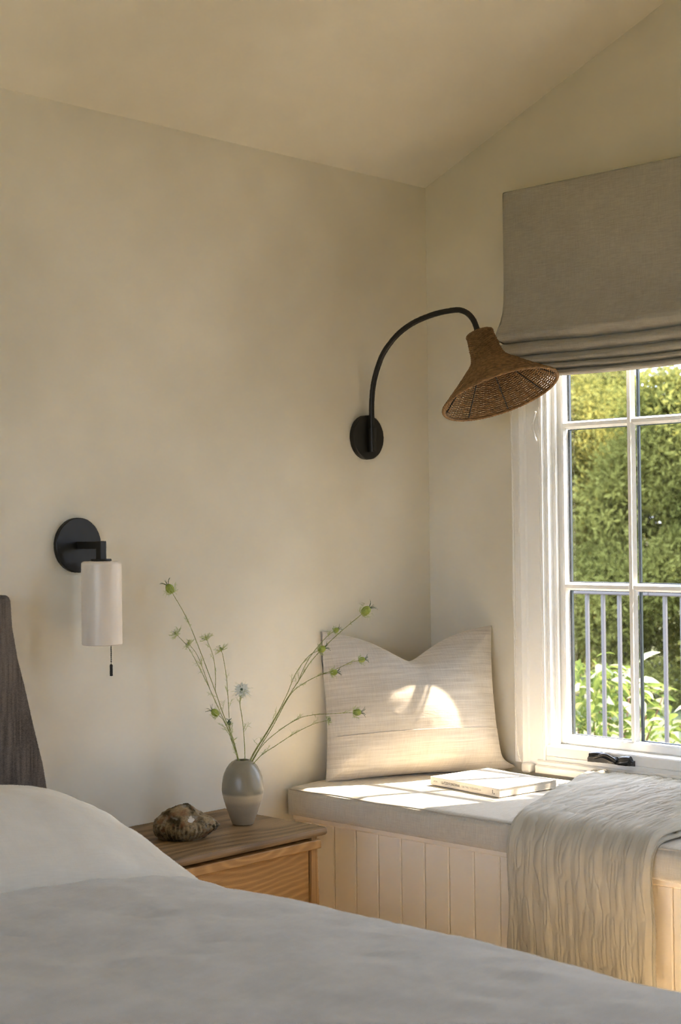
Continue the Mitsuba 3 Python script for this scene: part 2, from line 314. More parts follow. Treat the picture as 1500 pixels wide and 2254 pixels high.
# frames of the two unseen openings added to brighten the room
put('added_window_2', cat_(cbox(0.03, .08, -2.36, -2.31, 0, 2.70), cbox(.03, .08, -1.83, -1.78, 0, 2.70), cbox(.03, .08, -2.36, -1.78, 2.64, 2.70), cbox(.03, .08, -2.36, -1.78, 0, .09)), 'mat_trim', kind='structure')
put('added_window_3', cat_(*[cbox(RX - .08, RX - .03, y, y + .06, .5, 2.2) for y in (-3.5, -2.79, -2.07, -1.36)], *[cbox(RX - .08, RX - .03, -3.5, -1.3, z, z + .06) for z in (.5, 2.14)]), 'mat_trim', kind='structure')

# ---------------------------------------------------------------- window seat and its cushion
CF, CZ0, CZ1, BL = -0.640, 0.452, 0.530, -1.40
B = thing('window_seat', 'built-in window seat with cream beadboard front under the window', 'bench')
put('top_board', cbox(-0.606, -0.001, BL, -0.001, 0.434, 0.451, .002), 'mat_bench', B)
put('body', cbox(-0.585, -0.001, BL, -0.001, 0.0, 0.434, .001), 'mat_bench', B)
edges = [-0.002] + [-0.0755 - 0.0815 * k for k in range(30) if -0.0755 - 0.0815 * k > BL + 0.02] + [BL]
for a, b in zip(edges[:-1], edges[1:]):
    put('plank', cbox(-0.602, -0.585, b + .0012, a - .0012, 0.0, 0.434, .0028), 'mat_bench', B)

def soft_slab(x0, x1, y0, y1, z0, z1, r, crown, seed):
    """cushion: rounded box with a slight crown, uv in metres"""
    nx, ny = 64, 110
    L = [(x0, z0 + .012)]
    prof = []
    for a in np.linspace(0, np.pi / 2, 8): prof.append((x0 + r - r * math.cos(a) , z1 - r + r * math.sin(a)))
    top = [(x, z1) for x in np.linspace(x0 + r, x1 - r, 40)[1:-1]]
    back = [(x1 - r + r * math.sin(a), z1 - r + r * math.cos(a)) for a in np.linspace(0, np.pi / 2, 6)]
    rb = .012
    bot = [(x1 - rb + rb * math.cos(a), z0 + rb - rb * math.sin(a)) for a in np.linspace(0, np.pi / 2, 4)] + [(x0 + rb - rb * math.sin(a), z0 + rb - rb * math.cos(a)) for a in np.linspace(0, np.pi / 2, 4)]
    front = [(x0, z) for z in np.linspace(z0 + rb, z1 - r, 10)[1:-1]]
    pr = np.array(front + prof + top + back + bot)
    c = pr.mean(0); 
    ys = np.concatenate([y1 - r + r * np.cos(np.linspace(0, np.pi / 2, 7)), np.linspace(y1 - r, y0 + r, ny)[1:-1], y0 + r - r * np.sin(np.linspace(0, np.pi / 2, 7))])
    ins = np.concatenate([r - r * np.sin(np.linspace(0, np.pi / 2, 7)), np.zeros(ny - 2), r - r * np.cos(np.linspace(0, np.pi / 2, 7))])
    P = []
    for y, i in zip(ys, ins):
        q = pr.copy(); q[:, 0] = np.clip(q[:, 0], x0 + i, x1 - i); q[:, 1] = np.clip(q[:, 1], z0, z1 - i)
        P.append(np.stack([q[:, 0], np.full(len(q), y), q[:, 1]], 1))
    P = np.array(P)
    fx = np.clip((P[..., 0] - x0) / (x1 - x0), 0, 1); up = np.clip((P[..., 2] - z1 + .03) / .03, 0, 1)
    P[..., 2] += up * (crown * np.sin(np.pi * fx) + .003 * (meshkit.fbm(P * 9, 3, seed) - .5))
    fr = np.clip((x0 + .01 - P[..., 0]) / .01, 0, 1)
    P[..., 0] -= fr * (.004 * np.sin(np.pi * np.clip((P[..., 2] - z0) / (z1 - z0), 0, 1)) + .003 * (meshkit.fbm(P * 12, 2, seed + 3) - .5))
    d = np.linalg.norm(np.diff(np.vstack([pr, pr[:1]]), axis=0), axis=1); s = np.concatenate([[0], np.cumsum(d)[:-1]])
    uv = np.stack(np.broadcast_arrays(s[None, :], ys[:, None]), -1)
    n, k = P.shape[:2]; vv = P.reshape(-1, 3)
    i, j = np.meshgrid(np.arange(n - 1), np.arange(k), indexing='ij'); j2 = (j + 1) % k
    q = np.stack([i * k + j, i * k + j2, (i + 1) * k + j2, (i + 1) * k + j], -1).reshape(-1, 4)
    f = np.vstack([q[:, [0, 1, 2]], q[:, [0, 2, 3]], [[0, a + 1, a] for a in range(1, k - 1)], [[(n - 1) * k, (n - 1) * k + a, (n - 1) * k + a + 1] for a in range(1, k - 1)]])
    m = trimesh.Trimesh(vv, f, process=False); 
    if m.volume < 0: m.invert()
    return m, uv.reshape(-1, 2)
CU = thing('seat_cushion', 'long oatmeal woven cushion on the window seat', 'cushion')
m, uv = soft_slab(CF, -0.036, BL, -0.006, CZ0, CZ1, 0.022, 0.006, 4)
put('cover', m, 'mat_cushion', CU, smooth=True, uv=uv)
put('piping', tube([(CF + .005, y, CZ1 - .0045 + .0012 * math.sin(y * 23)) for y in np.linspace(-0.02, BL + .02, 120)], .0022, 6), 'mat_cushion', CU, smooth=True)

# ---------------------------------------------------------------- pillows
def pillow(w, h, t, M, seed, chop=None, conc=.07, pw=.62, wr=.006, lower=None, n=100, ear=0):
    s, q = np.meshgrid(np.linspace(-1, 1, n), np.linspace(-1, 1, n), indexing='ij')
    s, q = np.sign(s) * (1 - (1 - abs(s)) ** 1.35), np.sign(q) * (1 - (1 - abs(q)) ** 1.35)
    sides = []
    for sg in (1, -1):
        x = w / 2 * s * (1 - conc * (1 - q ** 2) ** 1.0); y = h / 2 * q * (1 - conc * .8 * (1 - s ** 2))
        z = sg * t / 2 * (np.clip((1 - s ** 2), 0, 1) * np.clip((1 - q ** 2), 0, 1)) ** (pw * .9)
        edge = np.clip((1 - np.maximum(abs(s), abs(q))) / .12, 0, 1)
        pts = np.stack([x * 6, y * 6, z * 0 + sg * 3], -1)
        ang = np.arctan2(q, s); rad = np.hypot(s, q)
        folds = np.sin(ang * 14 + 5 * meshkit.noise(np.stack([ang * 2, rad * 0, rad * 0 + sg], -1), seed)) * np.clip(rad - .75, 0, .5) * edge
        z = z + sg * edge * (wr * 2.2 * (meshkit.fbm(pts, 4, seed) - .5)) + sg * wr * 1.6 * folds
        if chop:
            c, depth, width = chop
            dip = np.exp(-(np.sqrt((s - c) ** 2 + .004) / width) ** 1.4) * np.clip((q + .25) / 1.25, 0, 1) ** 1.6
            y = y - depth * dip
            cr = np.exp(-((s - c - .03) / .10) ** 2) * np.exp(-((q - .88) / .16) ** 2)
            z = z - sg * .006 * cr
        if lower:
            sag = np.clip(-q, 0, 1) ** 2
            z = z * (1 + lower * sag * edge)
        if ear: x = x + ear * np.exp(-((1 - s) / .10) ** 2 - ((q + 1) / .13) ** 2); y = y + ear * .35 * np.exp(-((1 - s) / .07) ** 2 - ((q + 1) / .09) ** 2)
        sides.append((np.stack([x, y, z], -1), np.stack([x, y], -1)))
    v0, f0 = grid(sides[0][0]); v1, f1 = grid(sides[1][0])
    vv = np.vstack([v0, v1]); ff = np.vstack([f0, f1[:, ::-1] + len(v0)])
    vv = (M[:3, :3] @ vv.T).T + M[:3, 3]
    return trimesh.Trimesh(vv, ff, process=False), np.vstack([a[1].reshape(-1, 2) for a in sides]), sides, vv
# lumbar pillow standing across the corner
u = np.array([0.880, -0.475, 0.0]); u /= np.linalg.norm(u)
nrm = np.array([-0.45, -0.893, 0.19]); nrm -= u * (nrm @ u); nrm /= np.linalg.norm(nrm)
vv_ = np.cross(nrm, u)
M = np.eye(4); M[:3, 0], M[:3, 1], M[:3, 2] = u, vv_, nrm
M[:3, 3] = np.array([-0.266, -0.148, 0.742])
PW = thing('corner_pillow', 'natural slubby linen pillow standing in the corner of the window seat', 'pillow')
m, uv, sides, vv = pillow(0.55, 0.435, 0.27, M, 11, chop=(0.0, 0.095, 0.40), lower=.15, ear=.034)
q = np.array(m.vertices); back_ = np.arange(len(q)) >= len(q) // 2
q[:, 1] = np.minimum(q[:, 1], np.where(back_, -.002, -.010)); q[:, 0] = np.minimum(q[:, 0], np.where(back_, -.002, -.010)); q[:, 2] = np.maximum(q[:, 2], CZ1 + .002)
m.vertices = q; vv = q
put('cover', m, 'mat_pillow', PW, smooth=True, uv=uv)
P0 = vv[:100 * 100].reshape(100, 100, 3)
jj = 33
seam = P0[6:95, jj] + nrm * .0008
put('seam', tube(seam, .0011, 5), 'mat_pillow', PW, smooth=True)

# ---------------------------------------------------------------- bed
BX1, BX0, BY0, BY1 = -1.455, -3.02, -2.25, -0.10
BD = thing('bed', 'upholstered bed with dark slubby fabric headboard against the wall', 'bed')
hb = [(-1.614, 1.103), (-1.590, 1.1035), (-1.583, 1.100), (-1.579, 1.092), (-1.575, 1.03), (-1.561, 0.956), (-1.543, 0.892), (-1.519, 0.795), (-1.495, 0.707), (-1.483, 0.64), (-1.474, 0.55), (-1.470, 0.30), (-1.470, 0.12)]
cx = (BX0 + BX1) / 2
half = [(x, z) for x, z in hb]; mirror = [(2 * cx - x, z) for x, z in hb][::-1]
poly = Polygon(half + mirror)
def headboard():
    inner = poly.buffer(-.012)
    layers = [(poly.buffer(-.010), -0.012), (poly, -0.02), (poly, -0.078), (poly.buffer(-.004), -0.086), (poly.buffer(-.012), -0.090)]
    mm = []
    for (pa, ya), (pb, yb) in zip(layers[:-1], layers[1:]): pass
    a = trimesh.creation.extrude_polygon(poly, .06, engine='earcut'); a.apply_translation((0, 0, .016))
    b = trimesh.creation.extrude_polygon(poly.buffer(-.007), .088 - .004, engine='earcut'); b.apply_translation((0, 0, .004))
    c = trimesh.creation.extrude_polygon(poly.buffer(-.003), .074, engine='earcut'); c.apply_translation((0, 0, .009))
    m = cat_(a, b, c); v = m.vertices; m.vertices = np.stack([v[:, 0], -v[:, 2], v[:, 1]], 1); m.invert(); return m
put('headboard', headboard(), 'mat_headboard', BD)
put('base', rbox(BX0 + .03, BX1 - .03, BY0 + .05, -0.092, 0.10, 0.32, .02), 'mat_headboard', BD, smooth=40)
for x in (BX0 + .1, BX1 - .1):
    for y in (BY0 + .12, -0.2): put('leg', lathe([(0, 0), (.018, 0), (.025, .1), (0, .1)], 16).apply_translation((x, y, 0)), 'mat_oak_leg', BD, smooth=30)
put('mattress', rbox(BX0 + .03, BX1 - .05, BY0 + .05, -0.095, 0.318, 0.46, .04), 'mat_duvet', None, smooth=40, label='white mattress between the bed base and the duvet', cat='mattress')
def duvet():
    nx, ny = 210, 240
    a = np.linspace(0, 1, nx); b = np.linspace(0, 1, ny)
    # arc-like parameter: side hang, rounded shoulder, top, shoulder, hang
    def prof(t, lo, hi, hang):
        L = hi - lo; tot = L + 2 * hang; s = t * tot
        return np.clip(s - hang, 0, L) + lo, np.maximum(hang - s, 0) + np.maximum(s - hang - L, 0)
    X, dx = prof(a, BX0, BX1, .26); 
    tot = (BY1 - .0 - BY0) + .30; s = b * tot; Y = np.maximum(BY1 - .02 - s, BY0); dy = np.maximum(s - (BY1 - .02 - BY0), 0)
    X, Y = np.meshgrid(X, Y, indexing='ij'); DX, DY = np.meshgrid(dx, dy, indexing='ij')
    ex = np.minimum(X - BX0, BX1 - X); ey = Y - BY0
    Z = 0.560 + .012 * np.clip((-Y - .6) / 1.4, 0, 1) - .085 * np.exp(-ex / .085) - .06 * np.exp(-ey / .08)
    Z += .018 * np.exp(-((X + 2.15) / .5) ** 2)
    p = np.stack([X * 2.6, Y * 1.5, Z * 0], -1)
    Z += .030 * (meshkit.fbm(p, 3, 3) - .5) + .016 * (meshkit.fbm(np.stack([X * 9 + Y * 3, Y * 4 - X * 2, Z * 0], -1), 3, 8) - .5) + .006 * (meshkit.fbm(np.stack([X * 10 - Y * 8, Y * 26 + X * 14, Z * 0], -1), 2, 18) - .5)
    d = DX + DY
    side = np.clip(d / .02, 0, 1)
    bul = .018 * np.sin(np.clip(d / .26, 0, 1) * 2.6) + .022 * (meshkit.fbm(np.stack([X * 4, Y * 7, d * 1.5], -1), 3, 5) - .3) * np.clip(d / .1, 0, 1)
    Z = Z - d
    outx = np.where(X >= BX1 - 1e-9, 1, np.where(X <= BX0 + 1e-9, -1, 0)) * np.clip(DX / .01, 0, 1); outy = -np.clip(DY / .01, 0, 1)
    X = X + outx * bul; Y = Y + outy * bul
    P = np.stack([X, Y, Z], -1)
    v, f = grid(P); m = trimesh.Trimesh(v, f, process=False); 
    uv = np.stack(np.meshgrid(a * (BX1 - BX0 + .52), b * tot, indexing='ij'), -1).reshape(-1, 2)
    n = m.vertex_normals
    if n[:, 2].mean() < 0: m.invert(); n = -n
    # a thickness for the cloth
    vi = v - np.array(m.vertex_normals) * .012
    nv = len(v); loop = np.concatenate([np.arange(ny), np.arange(1, nx) * ny + ny - 1, (nx - 1) * ny + np.arange(ny - 2, -1, -1), np.arange(nx - 2, 0, -1) * ny])
    l2 = np.roll(loop, -1); rim = np.vstack([np.stack([loop, l2, l2 + nv], 1), np.stack([loop, l2 + nv, loop + nv], 1)])
    f = np.array(m.faces)
    return trimesh.Trimesh(np.vstack([v, vi]), np.vstack([f, f[:, ::-1] + nv, rim]), process=False), np.vstack([uv, uv])
m, uv = duvet()
put('duvet', m, 'mat_duvet', None, smooth=True, uv=uv, label='pale grey linen duvet spread over the bed', cat='duvet')
u = np.array([1.0, -0.10, -0.10]); u /= np.linalg.norm(u)
nrm = np.array([0.0, -0.17, 1.0]); nrm -= u * (nrm @ u); nrm /= np.linalg.norm(nrm)
M = np.eye(4); M[:3, 0], M[:3, 1], M[:3, 2] = u, np.cross(nrm, u), nrm
M[:3, 3] = (-1.895, -0.385, 0.612)
m, uv, _, _ = pillow(0.80, 0.54, 0.205, M, 23, conc=.04, pw=.50, wr=.010)
put('bed_pillow', m, 'mat_sham', None, smooth=True, uv=uv, label='plump off-white linen pillow lying on the bed below the headboard', cat='pillow')

# ---------------------------------------------------------------- nightstand
NX0, NX1, NY = -1.375, -0.853, -0.385
N = thing('nightstand', 'oak nightstand with a drawer between the bed and the window seat', 'nightstand')
def top_mesh():
    pr = []
    for a in np.linspace(-np.pi / 2, np.pi / 2, 9): pr.append((.009 * math.cos(a), .009 * math.sin(a)))
    prm = []
    levels = [(-.010, -.010), (-.003, -.0085), (0, -.003), (0, .002), (-.003, .0085), (-.008, .0105)]
    P = []
    for o, z in levels:
        x0, x1, y0, y1 = NX0 - o, NX1 + o, NY - o, -0.002
        c = .006
        P.append([(x0 + c, y0, .49 + z), (x1 - c, y0, .49 + z), (x1, y0 + c, .49 + z), (x1, y1, .49 + z), (x0, y1, .49 + z), (x0, y0 + c, .49 + z)])
    return trimesh.convex.convex_hull(np.array(P).reshape(-1, 3))
put('top', top_mesh(), 'mat_oak_top', N, smooth=35)
put('body', cbox(NX0 + .045, NX1 - .045, -0.345, -0.006, 0.10, 0.478, .002), 'mat_oak_face', N)
def leg(x0, x1, y0, y1):
    zs = np.linspace(0, .479, 22); P = []
    for z in zs:
        k = .003 * math.sin((z - .1) * 12) - .006 * max(0, .12 - z) / .12
        P.append([(x0 - k, y0, z), (x1 + k, y0, z), (x1 + k, y1, z), (x0 - k, y1, z)])
    P = np.array(P); n, k = P.shape[:2]; v = P.reshape(-1, 3)
    i, j = np.meshgrid(np.arange(n - 1), np.arange(k), indexing='ij'); j2 = (j + 1) % k
    q = np.stack([i * k + j, i * k + j2, (i + 1) * k + j2, (i + 1) * k + j], -1).reshape(-1, 4)
    f = np.vstack([q[:, [0, 1, 2]], q[:, [0, 2, 3]], [[0, 2, 1], [0, 3, 2]], [[(n - 1) * k, (n - 1) * k + 1, (n - 1) * k + 2], [(n - 1) * k, (n - 1) * k + 2, (n - 1) * k + 3]]])
    m = trimesh.Trimesh(v, f, process=False); m.fix_normals(); return m
for x0, x1 in ((NX0 + .015, NX0 + .045), (NX1 - .051, NX1 - .026)):
    for y0, y1 in ((-.372, -.335), (-.05, -.008)):
        put('leg', leg(x0, x1, y0, y1), 'mat_oak_leg', N, smooth=30)
D = put('drawer', cbox(NX0 + .056, NX1 - .053, -0.366, -0.345, 0.22, 0.452, .0015), 'mat_oak_face', N)
put('lip', cbox(NX0 + .056, NX1 - .022, -0.381, -0.352, 0.450, 0.472, .002), 'mat_oak_face', D)
put('lower_panel', cbox(NX0 + .056, NX1 - .053, -0.364, -0.345, 0.10, 0.216, .0015), 'mat_oak_face', N)

# vase
VC = np.array([-0.972, -0.197]); 
vp = [(0, .0), (.022, 0.0), (.0265, .0015), (.030, .010), (.041, .040), (.0495, .068), (.0528, .085), (.0525, .100), (.0490, .122), (.0415, .141), (.0310, .155), (.0215, .1615), (.0185, .163), (.0165, .1625), (.0165, .158), (.028, .150), (.040, .132), (.046, .105), (.044, .07), (.030, .03), (.0, .012)]
pv = smooth_path(np.array([(r, z, 0) for r, z in vp[2:13]]), 50)[:, :2].tolist()
vp = vp[:2] + pv + vp[13:]
put('vase', lathe(vp, 64).apply_translation((VC[0], VC[1], .5005)), 'mat_vase', None, smooth=40, label='small egg-shaped stoneware vase on the nightstand, grey-green with a sandy band', cat='vase')

# fossil
def fossil():
    m = trimesh.creation.icosphere(subdivisions=5); v = np.array(m.vertices)
    x, y, z = v.T; ph = np.arctan2(y, x)
    r = np.ones(len(v))
    dent = np.exp(-((x - .12) ** 2 + (y + .62) ** 2 + (z - .42) ** 2) / .11); r -= .30 * dent                 # hollow of the coil, facing the room
    dent = np.exp(-((x - .55) ** 2 + (y + .1) ** 2 + (z - .80) ** 2) / .05); r -= .22 * dent                  # notch before the mouth
    r += .13 * np.exp(-((x - .05) ** 2 + (z - .95) ** 2 + (y - .1) ** 2) / .07)
    ribs = np.cos(ph * 34) * np.clip(1 - ((z + .30) / .48) ** 2, 0, 1); r += .032 * ribs
    r += .22 * (meshkit.fbm(v * 1.9 + 3, 4, 9) - .5) + .09 * (meshkit.fbm(v * 6, 3, 2) - .5)
    tap = np.clip((x - .1) / .9, 0, 1)                                                                        # lower and thinner towards the mouth
    v = v * np.stack([1 + 0 * x, 1 - .25 * tap, 1 - .42 * tap], 1)
    v = v * r[:, None] * np.array([.077, .056, .047]); v[:, 2] = np.maximum(v[:, 2], -.030)
    ph = math.radians(-38); c, s = math.cos(ph), math.sin(ph)
    v = v @ np.array([[c, s, 0], [-s, c, 0], [0, 0, 1]])
    m.vertices = v + np.array([-1.179, -0.217, .5305]); return m
FO = thing('fossil', 'ribbed brown ammonite fossil lying on the nightstand beside the vase', 'fossil')
fm = fossil(); put('stone', fm, 'mat_fossil', FO, smooth=True)
# pale crystal patch on its front
c0 = CAM - np.array([-1.179, -.217, .53]); c0 /= np.linalg.norm(c0)
d = c0 * 1.0 + np.array([.694, -.72, 0]) * .35 + np.array([0, 0, .32]); d /= np.linalg.norm(d)
q = (fm.vertices - np.array([-1.179, -.217, .53])); cosn = (q / np.linalg.norm(q, axis=1, keepdims=True)) @ d
sel = cosn + .03 * (meshkit.noise(fm.vertices * 160, 3) - .5) + .05 * (meshkit.fbm(fm.vertices * 90, 3, 6) - .5) > .974
fi = fm.faces[sel[fm.faces].all(1)]
pm = trimesh.Trimesh(fm.vertices + fm.vertex_normals * .0012, fi, process=False); pm.remove_unreferenced_vertices()
put('crystal_patch', pm, 'mat_fossil_white', FO, label='pale crystal patch')

# ---------------------------------------------------------------- nigella stems in the vase
RT = np.array([0.69396637, -0.71990121, -0.01236641])
VCP = (535.6, 1813.8)                                             # where the vase stands, for reading the photograph's proportions
S = 3.8066612 / 3300.57
def at(px, py, depth=0.0):
    """metres right of / above the foot of the vase, in the upright plane of the bouquet"""
    a, b = (px - VCP[0]) * S, (VCP[1] - py) * S
    w = FWD * np.array([1, 1, 0]); w /= np.linalg.norm(w)
    R_ = np.array([RT[0], RT[1], 0]); R_ /= np.linalg.norm(R_)
    return np.array([VC[0], VC[1], .5005]) + R_ * (a + .013 * b) + np.array([0, 0, 1.0]) * (b - .013 * a) + w * depth
rng = np.random.default_rng(5)
def filament(p0, d, L, r=.0006, bend=.3, n=5):
    d = d / np.linalg.norm(d); k = np.cross(d, rng.normal(size=3)); k /= np.linalg.norm(k)
    t = np.linspace(0, 1, n)[:, None]
    return tube(p0 + d * L * t + k * bend * L * t * t, np.linspace(r, r * .5, n), 3, caps=False)
def frond(p0, d, L, k=7):
    """a thread-like divided leaf"""
    ms = [filament(p0, d, L, .0007, .15)]
    d = d / np.linalg.norm(d)
    for i in range(k):
        q = p0 + d * L * (.25 + .7 * i / k); e = d + rng.normal(size=3) * .75
        ms.append(filament(q, e, L * rng.uniform(.25, .45), .0005, .3, 4))
    return ms
def pod_mesh(c, ax, r, L):
    pr = [(0, -L), (r * .45, -L * .9), (r * .85, -L * .5), (r, 0), (r * .9, L * .45), (r * .6, L * .85), (r * .25, L), (0, L * .98)]
    pr = smooth_path([(a, b, 0) for a, b in pr], 20)[:, :2]; pr[:, 0] = np.clip(pr[:, 0], 0, None); pr[0, 0] = pr[-1, 0] = 0
    m = lathe(pr, 30); v = np.array(m.vertices); a = np.arctan2(v[:, 1], v[:, 0])
    k = 1 - .09 * (.5 + .5 * np.cos(6 * a)) ** 4; v[:, :2] *= k[:, None]; m.vertices = v
    return moved(m, frame(c, ax))
def nigella(label, group, path, head, fronds=6, r=.0011, branch=None):
    """path: list of (px, py, depth) from the mouth of the vase to the head"""
    k = thing('nigella_stem', label, 'flower', group)
    pts = np.array([at(*p) for p in path]); c = smooth_path(pts, 40)
    ms = tube(c, np.linspace(r, r * .62, 40), 7)
    lv = []
    for i in range(fronds):
        j = int(rng.integers(8, 37)); t = c[min(j + 1, 39)] - c[j - 1]; t /= np.linalg.norm(t)
        lv += frond(c[j], t + rng.normal(size=3) * .35, rng.uniform(.014, .03))
    put('stem', ms, 'mat_stem', k, smooth=True)
    heads = [(c, head)]
    if branch:
        for bp, bh in branch:
            bc = smooth_path(np.array([at(*p) for p in bp]), 24)
            put('side_stem', tube(bc, np.linspace(r * .7, r * .5, 24), 6), 'mat_stem', k, smooth=True)
            for i in range(3):
                j = int(rng.integers(4, 20)); t = bc[j + 1] - bc[j - 1]; t /= np.linalg.norm(t)
                lv += frond(bc[j], t + rng.normal(size=3) * .35, rng.uniform(.012, .022))
            heads.append((bc, bh))
    put('feathery_leaves', cat_(*lv), 'mat_frond', k, kind='stuff')
    for c, h in heads:
        e = c[-1]; ax = c[-1] - c[-5]; ax /= np.linalg.norm(ax); kind = h[0]
        side = np.cross(ax, rng.normal(size=3)); side /= np.linalg.norm(side); s2 = np.cross(ax, side)
        if kind in ('pod', 'bud'):
            R = h[1]; cc = e + ax * R
            put('seed_pod', pod_mesh(cc, ax, R * .92, R * 1.12), 'mat_pod_dark' if kind == 'bud' else 'mat_pod', k, smooth=True)
            horns = []
            for i in range(6):
                a = 2 * np.pi * i / 6 + rng.uniform(-.2, .2); o = side * math.cos(a) + s2 * math.sin(a)
                b0 = cc + ax * R * 1.0 + o * R * .2
                pp = smooth_path([b0, b0 + ax * R * .7 + o * R * .5, b0 + ax * R * 1.1 + o * R * 1.2], 7)
                horns.append(tube(pp, np.linspace(.0007, .0004, 7), 4))
            put('horns', cat_(*horns), 'mat_pod_dark', k)
            br = []
            for i in range(11):
                a = 2 * np.pi * i / 11; o = side * math.cos(a) + s2 * math.sin(a)
                b0 = e; tip = cc + o * R * rng.uniform(1.2, 1.8) + ax * R * rng.uniform(-.3, .8)
                pp = smooth_path([b0, e + o * R * .9 + ax * R * .05, tip], 8); br.append(tube(pp, np.linspace(.0007, .0005, 8), 3, caps=False))
                for _ in range(3):
                    br.append(filament(pp[rng.integers(3, 8)], o + ax * rng.uniform(-.5, .8) + rng.normal(size=3) * .4, R * rng.uniform(.5, .9), .0005))
            put('bracts', cat_(*br), 'mat_frond', k, kind='stuff')
        elif kind == 'open':
            R = h[1]
            put('ovary', pod_mesh(e + ax * R * .2, ax, R * .17, R * .34), 'mat_pod', k, smooth=True)
            br = []
            for i in range(16):
                a = 2 * np.pi * i / 16; o = side * math.cos(a) + s2 * math.sin(a)
                br += frond(e, o + ax * rng.uniform(-.2, 1.1), R * rng.uniform(.9, 1.3), 5)
            put('bracts', cat_(*br), 'mat_frond', k, kind='stuff')
            st = []
            for i in range(9):
                a = rng.uniform(0, 2 * np.pi); o = side * math.cos(a) + s2 * math.sin(a)
                tip = e + o * R * rng.uniform(.3, .6) + ax * R * rng.uniform(.3, .8)
                s_ = trimesh.creation.icosphere(subdivisions=1, radius=.0008); s_.apply_translation(tip); st.append(s_)
                st.append(tube(np.linspace(e, tip, 3), .0003, 3, caps=False))
            put('stamens', cat_(*st), 'mat_pod_dark', k, kind='stuff')
        elif kind == 'flower':
            R = h[1]; f = np.array([-FWD[0], -FWD[1], .15]) + np.array([0, 0, .2]); f /= np.linalg.norm(f)
            Mf = frame(e, f); pet = []
            for ring, (n_, L, z) in enumerate(((14, 1.0, .0), (13, .80, .003), (11, .58, .006))):
                for i in range(n_):
                    a = 2 * np.pi * (i + .5 * ring) / n_ + rng.uniform(-.1, .1); w = .0026; l = R * L * rng.uniform(.88, 1.08)
                    g = np.array([(0, -w * .3, 0), (0, w * .3, 0), (l * .5, -w, .001), (l * .5, w, .001), (l * .85, -w * .8, .0), (l * .85, w * .8, 0), (l, 0, -.002)])
                    g[:, 2] += z; ff = np.array([[0, 2, 1], [1, 2, 3], [2, 4, 3], [3, 4, 5], [4, 6, 5]])
                    ca, sa = math.cos(a), math.sin(a); gg = g @ np.array([[ca, sa, 0], [-sa, ca, 0], [0, 0, 1]])
                    pet.append(moved(trimesh.Trimesh(gg, ff, process=False), Mf))
            for pm_ in pet: put('petal', pm_, 'mat_petal', k)
            put('ovary', pod_mesh(e + f * .005, f, .0036, .005), 'mat_pod_dark', k, smooth=True)
            st = []
            for i in range(14):
                a = rng.uniform(0, 2 * np.pi); o = Mf[:3, 0] * math.cos(a) + Mf[:3, 1] * math.sin(a)
                s_ = trimesh.creation.icosphere(subdivisions=1, radius=.0007); s_.apply_translation(e + o * R * rng.uniform(.25, .5) + f * .008); st.append(s_)
            put('stamens', cat_(*st), 'mat_pod_dark', k, kind='stuff')
            br = []
            for i in range(18):
                a = 2 * np.pi * i / 18; o = Mf[:3, 0] * math.cos(a) + Mf[:3, 1] * math.sin(a)
                br.append(filament(e - f * .002, o + f * rng.uniform(-.2, .15), R * rng.uniform(1.1, 1.45), .0004, .15))
            put('bracts', cat_(*br), 'mat_frond', k, kind='stuff')
GN = 'nigella stems in the vase'
nigella('tallest nigella stem on the left, a round green seed pod at its tip', GN,
        [(530, 1690, 0), (512, 1622, 0), (490, 1568, 0), (474, 1522, .0), (440, 1432, 0), (410, 1360, 0), (379, 1306, 0)], ('pod', .0118), 7, .0012,
        [([(474, 1522, 0), (475, 1490, -.004), (470, 1445, -.008), (456, 1408, -.01)], ('open', .018))])
nigella('left-leaning nigella stem with spent starry flowers, outermost below the tallest pod', GN,
        [(527, 1690, .006), (510, 1625, .008), (480, 1560, .01), (450, 1495, .012), (415, 1430, .014), (388, 1399, .016)], ('open', .018), 7, .001,
        [([(462, 1520, .011), (445, 1470, .006), (432, 1440, .004), (417, 1420, .002)], ('open', .015))])
nigella('thin straight nigella stem between the left stems and the white flower, spent flower on top', GN,
        [(534, 1690, -.006), (514, 1640, -.008), (507, 1600, -.008), (504, 1555, -.01), (500, 1495, -.012), (492, 1445, -.012), (488, 1432, -.012)], ('open', .017), 6, .001)
nigella('short nigella stem with a fat green seed pod pointing left, low on the left side', GN,
        [(532, 1690, -.008), (516, 1636, -.012), (503, 1604, -.016), (492, 1582, -.02), (482, 1572, -.024)], ('pod', .0100), 3, .001)
nigella('short nigella stem with a small dark green bud in front of the left stems', GN,
        [(535, 1690, -.01), (520, 1652, -.014), (508, 1620, -.016), (506, 1594, -.018)], ('bud', .0052), 5, .0009)
nigella('upright nigella stem in the middle of the vase with an open white flower', GN,
        [(540, 1690, -.004), (539, 1640, -.006), (535, 1590, -.006), (529, 1552, -.006), (530, 1538, -.008), (533, 1518, -.012)], ('flower', .021), 9, .0011)
nigella('longest nigella stem on the right, its seed pod highest above the corner pillow', GN,
        [(545, 1690, 0), (562, 1655, 0), (590, 1610, 0), (625, 1550, 0), (660, 1495, 0), (690, 1450, 0), (740, 1400, 0), (797, 1352, 0)], ('pod', .0125), 6, .0013,
        [([(655, 1505, 0), (672, 1465, .004), (695, 1430, .006), (722, 1400, .008), (735, 1391, .008)], ('pod', .0070))])
nigella('right-leaning nigella stem with a seed pod beside the left ear of the corner pillow', GN,
        [(543, 1690, .008), (560, 1655, .01), (595, 1600, .012), (628, 1538, .012), (652, 1482, .01), (680, 1445, .006), (701, 1433, .004)], ('pod', .0095), 7, .0011)
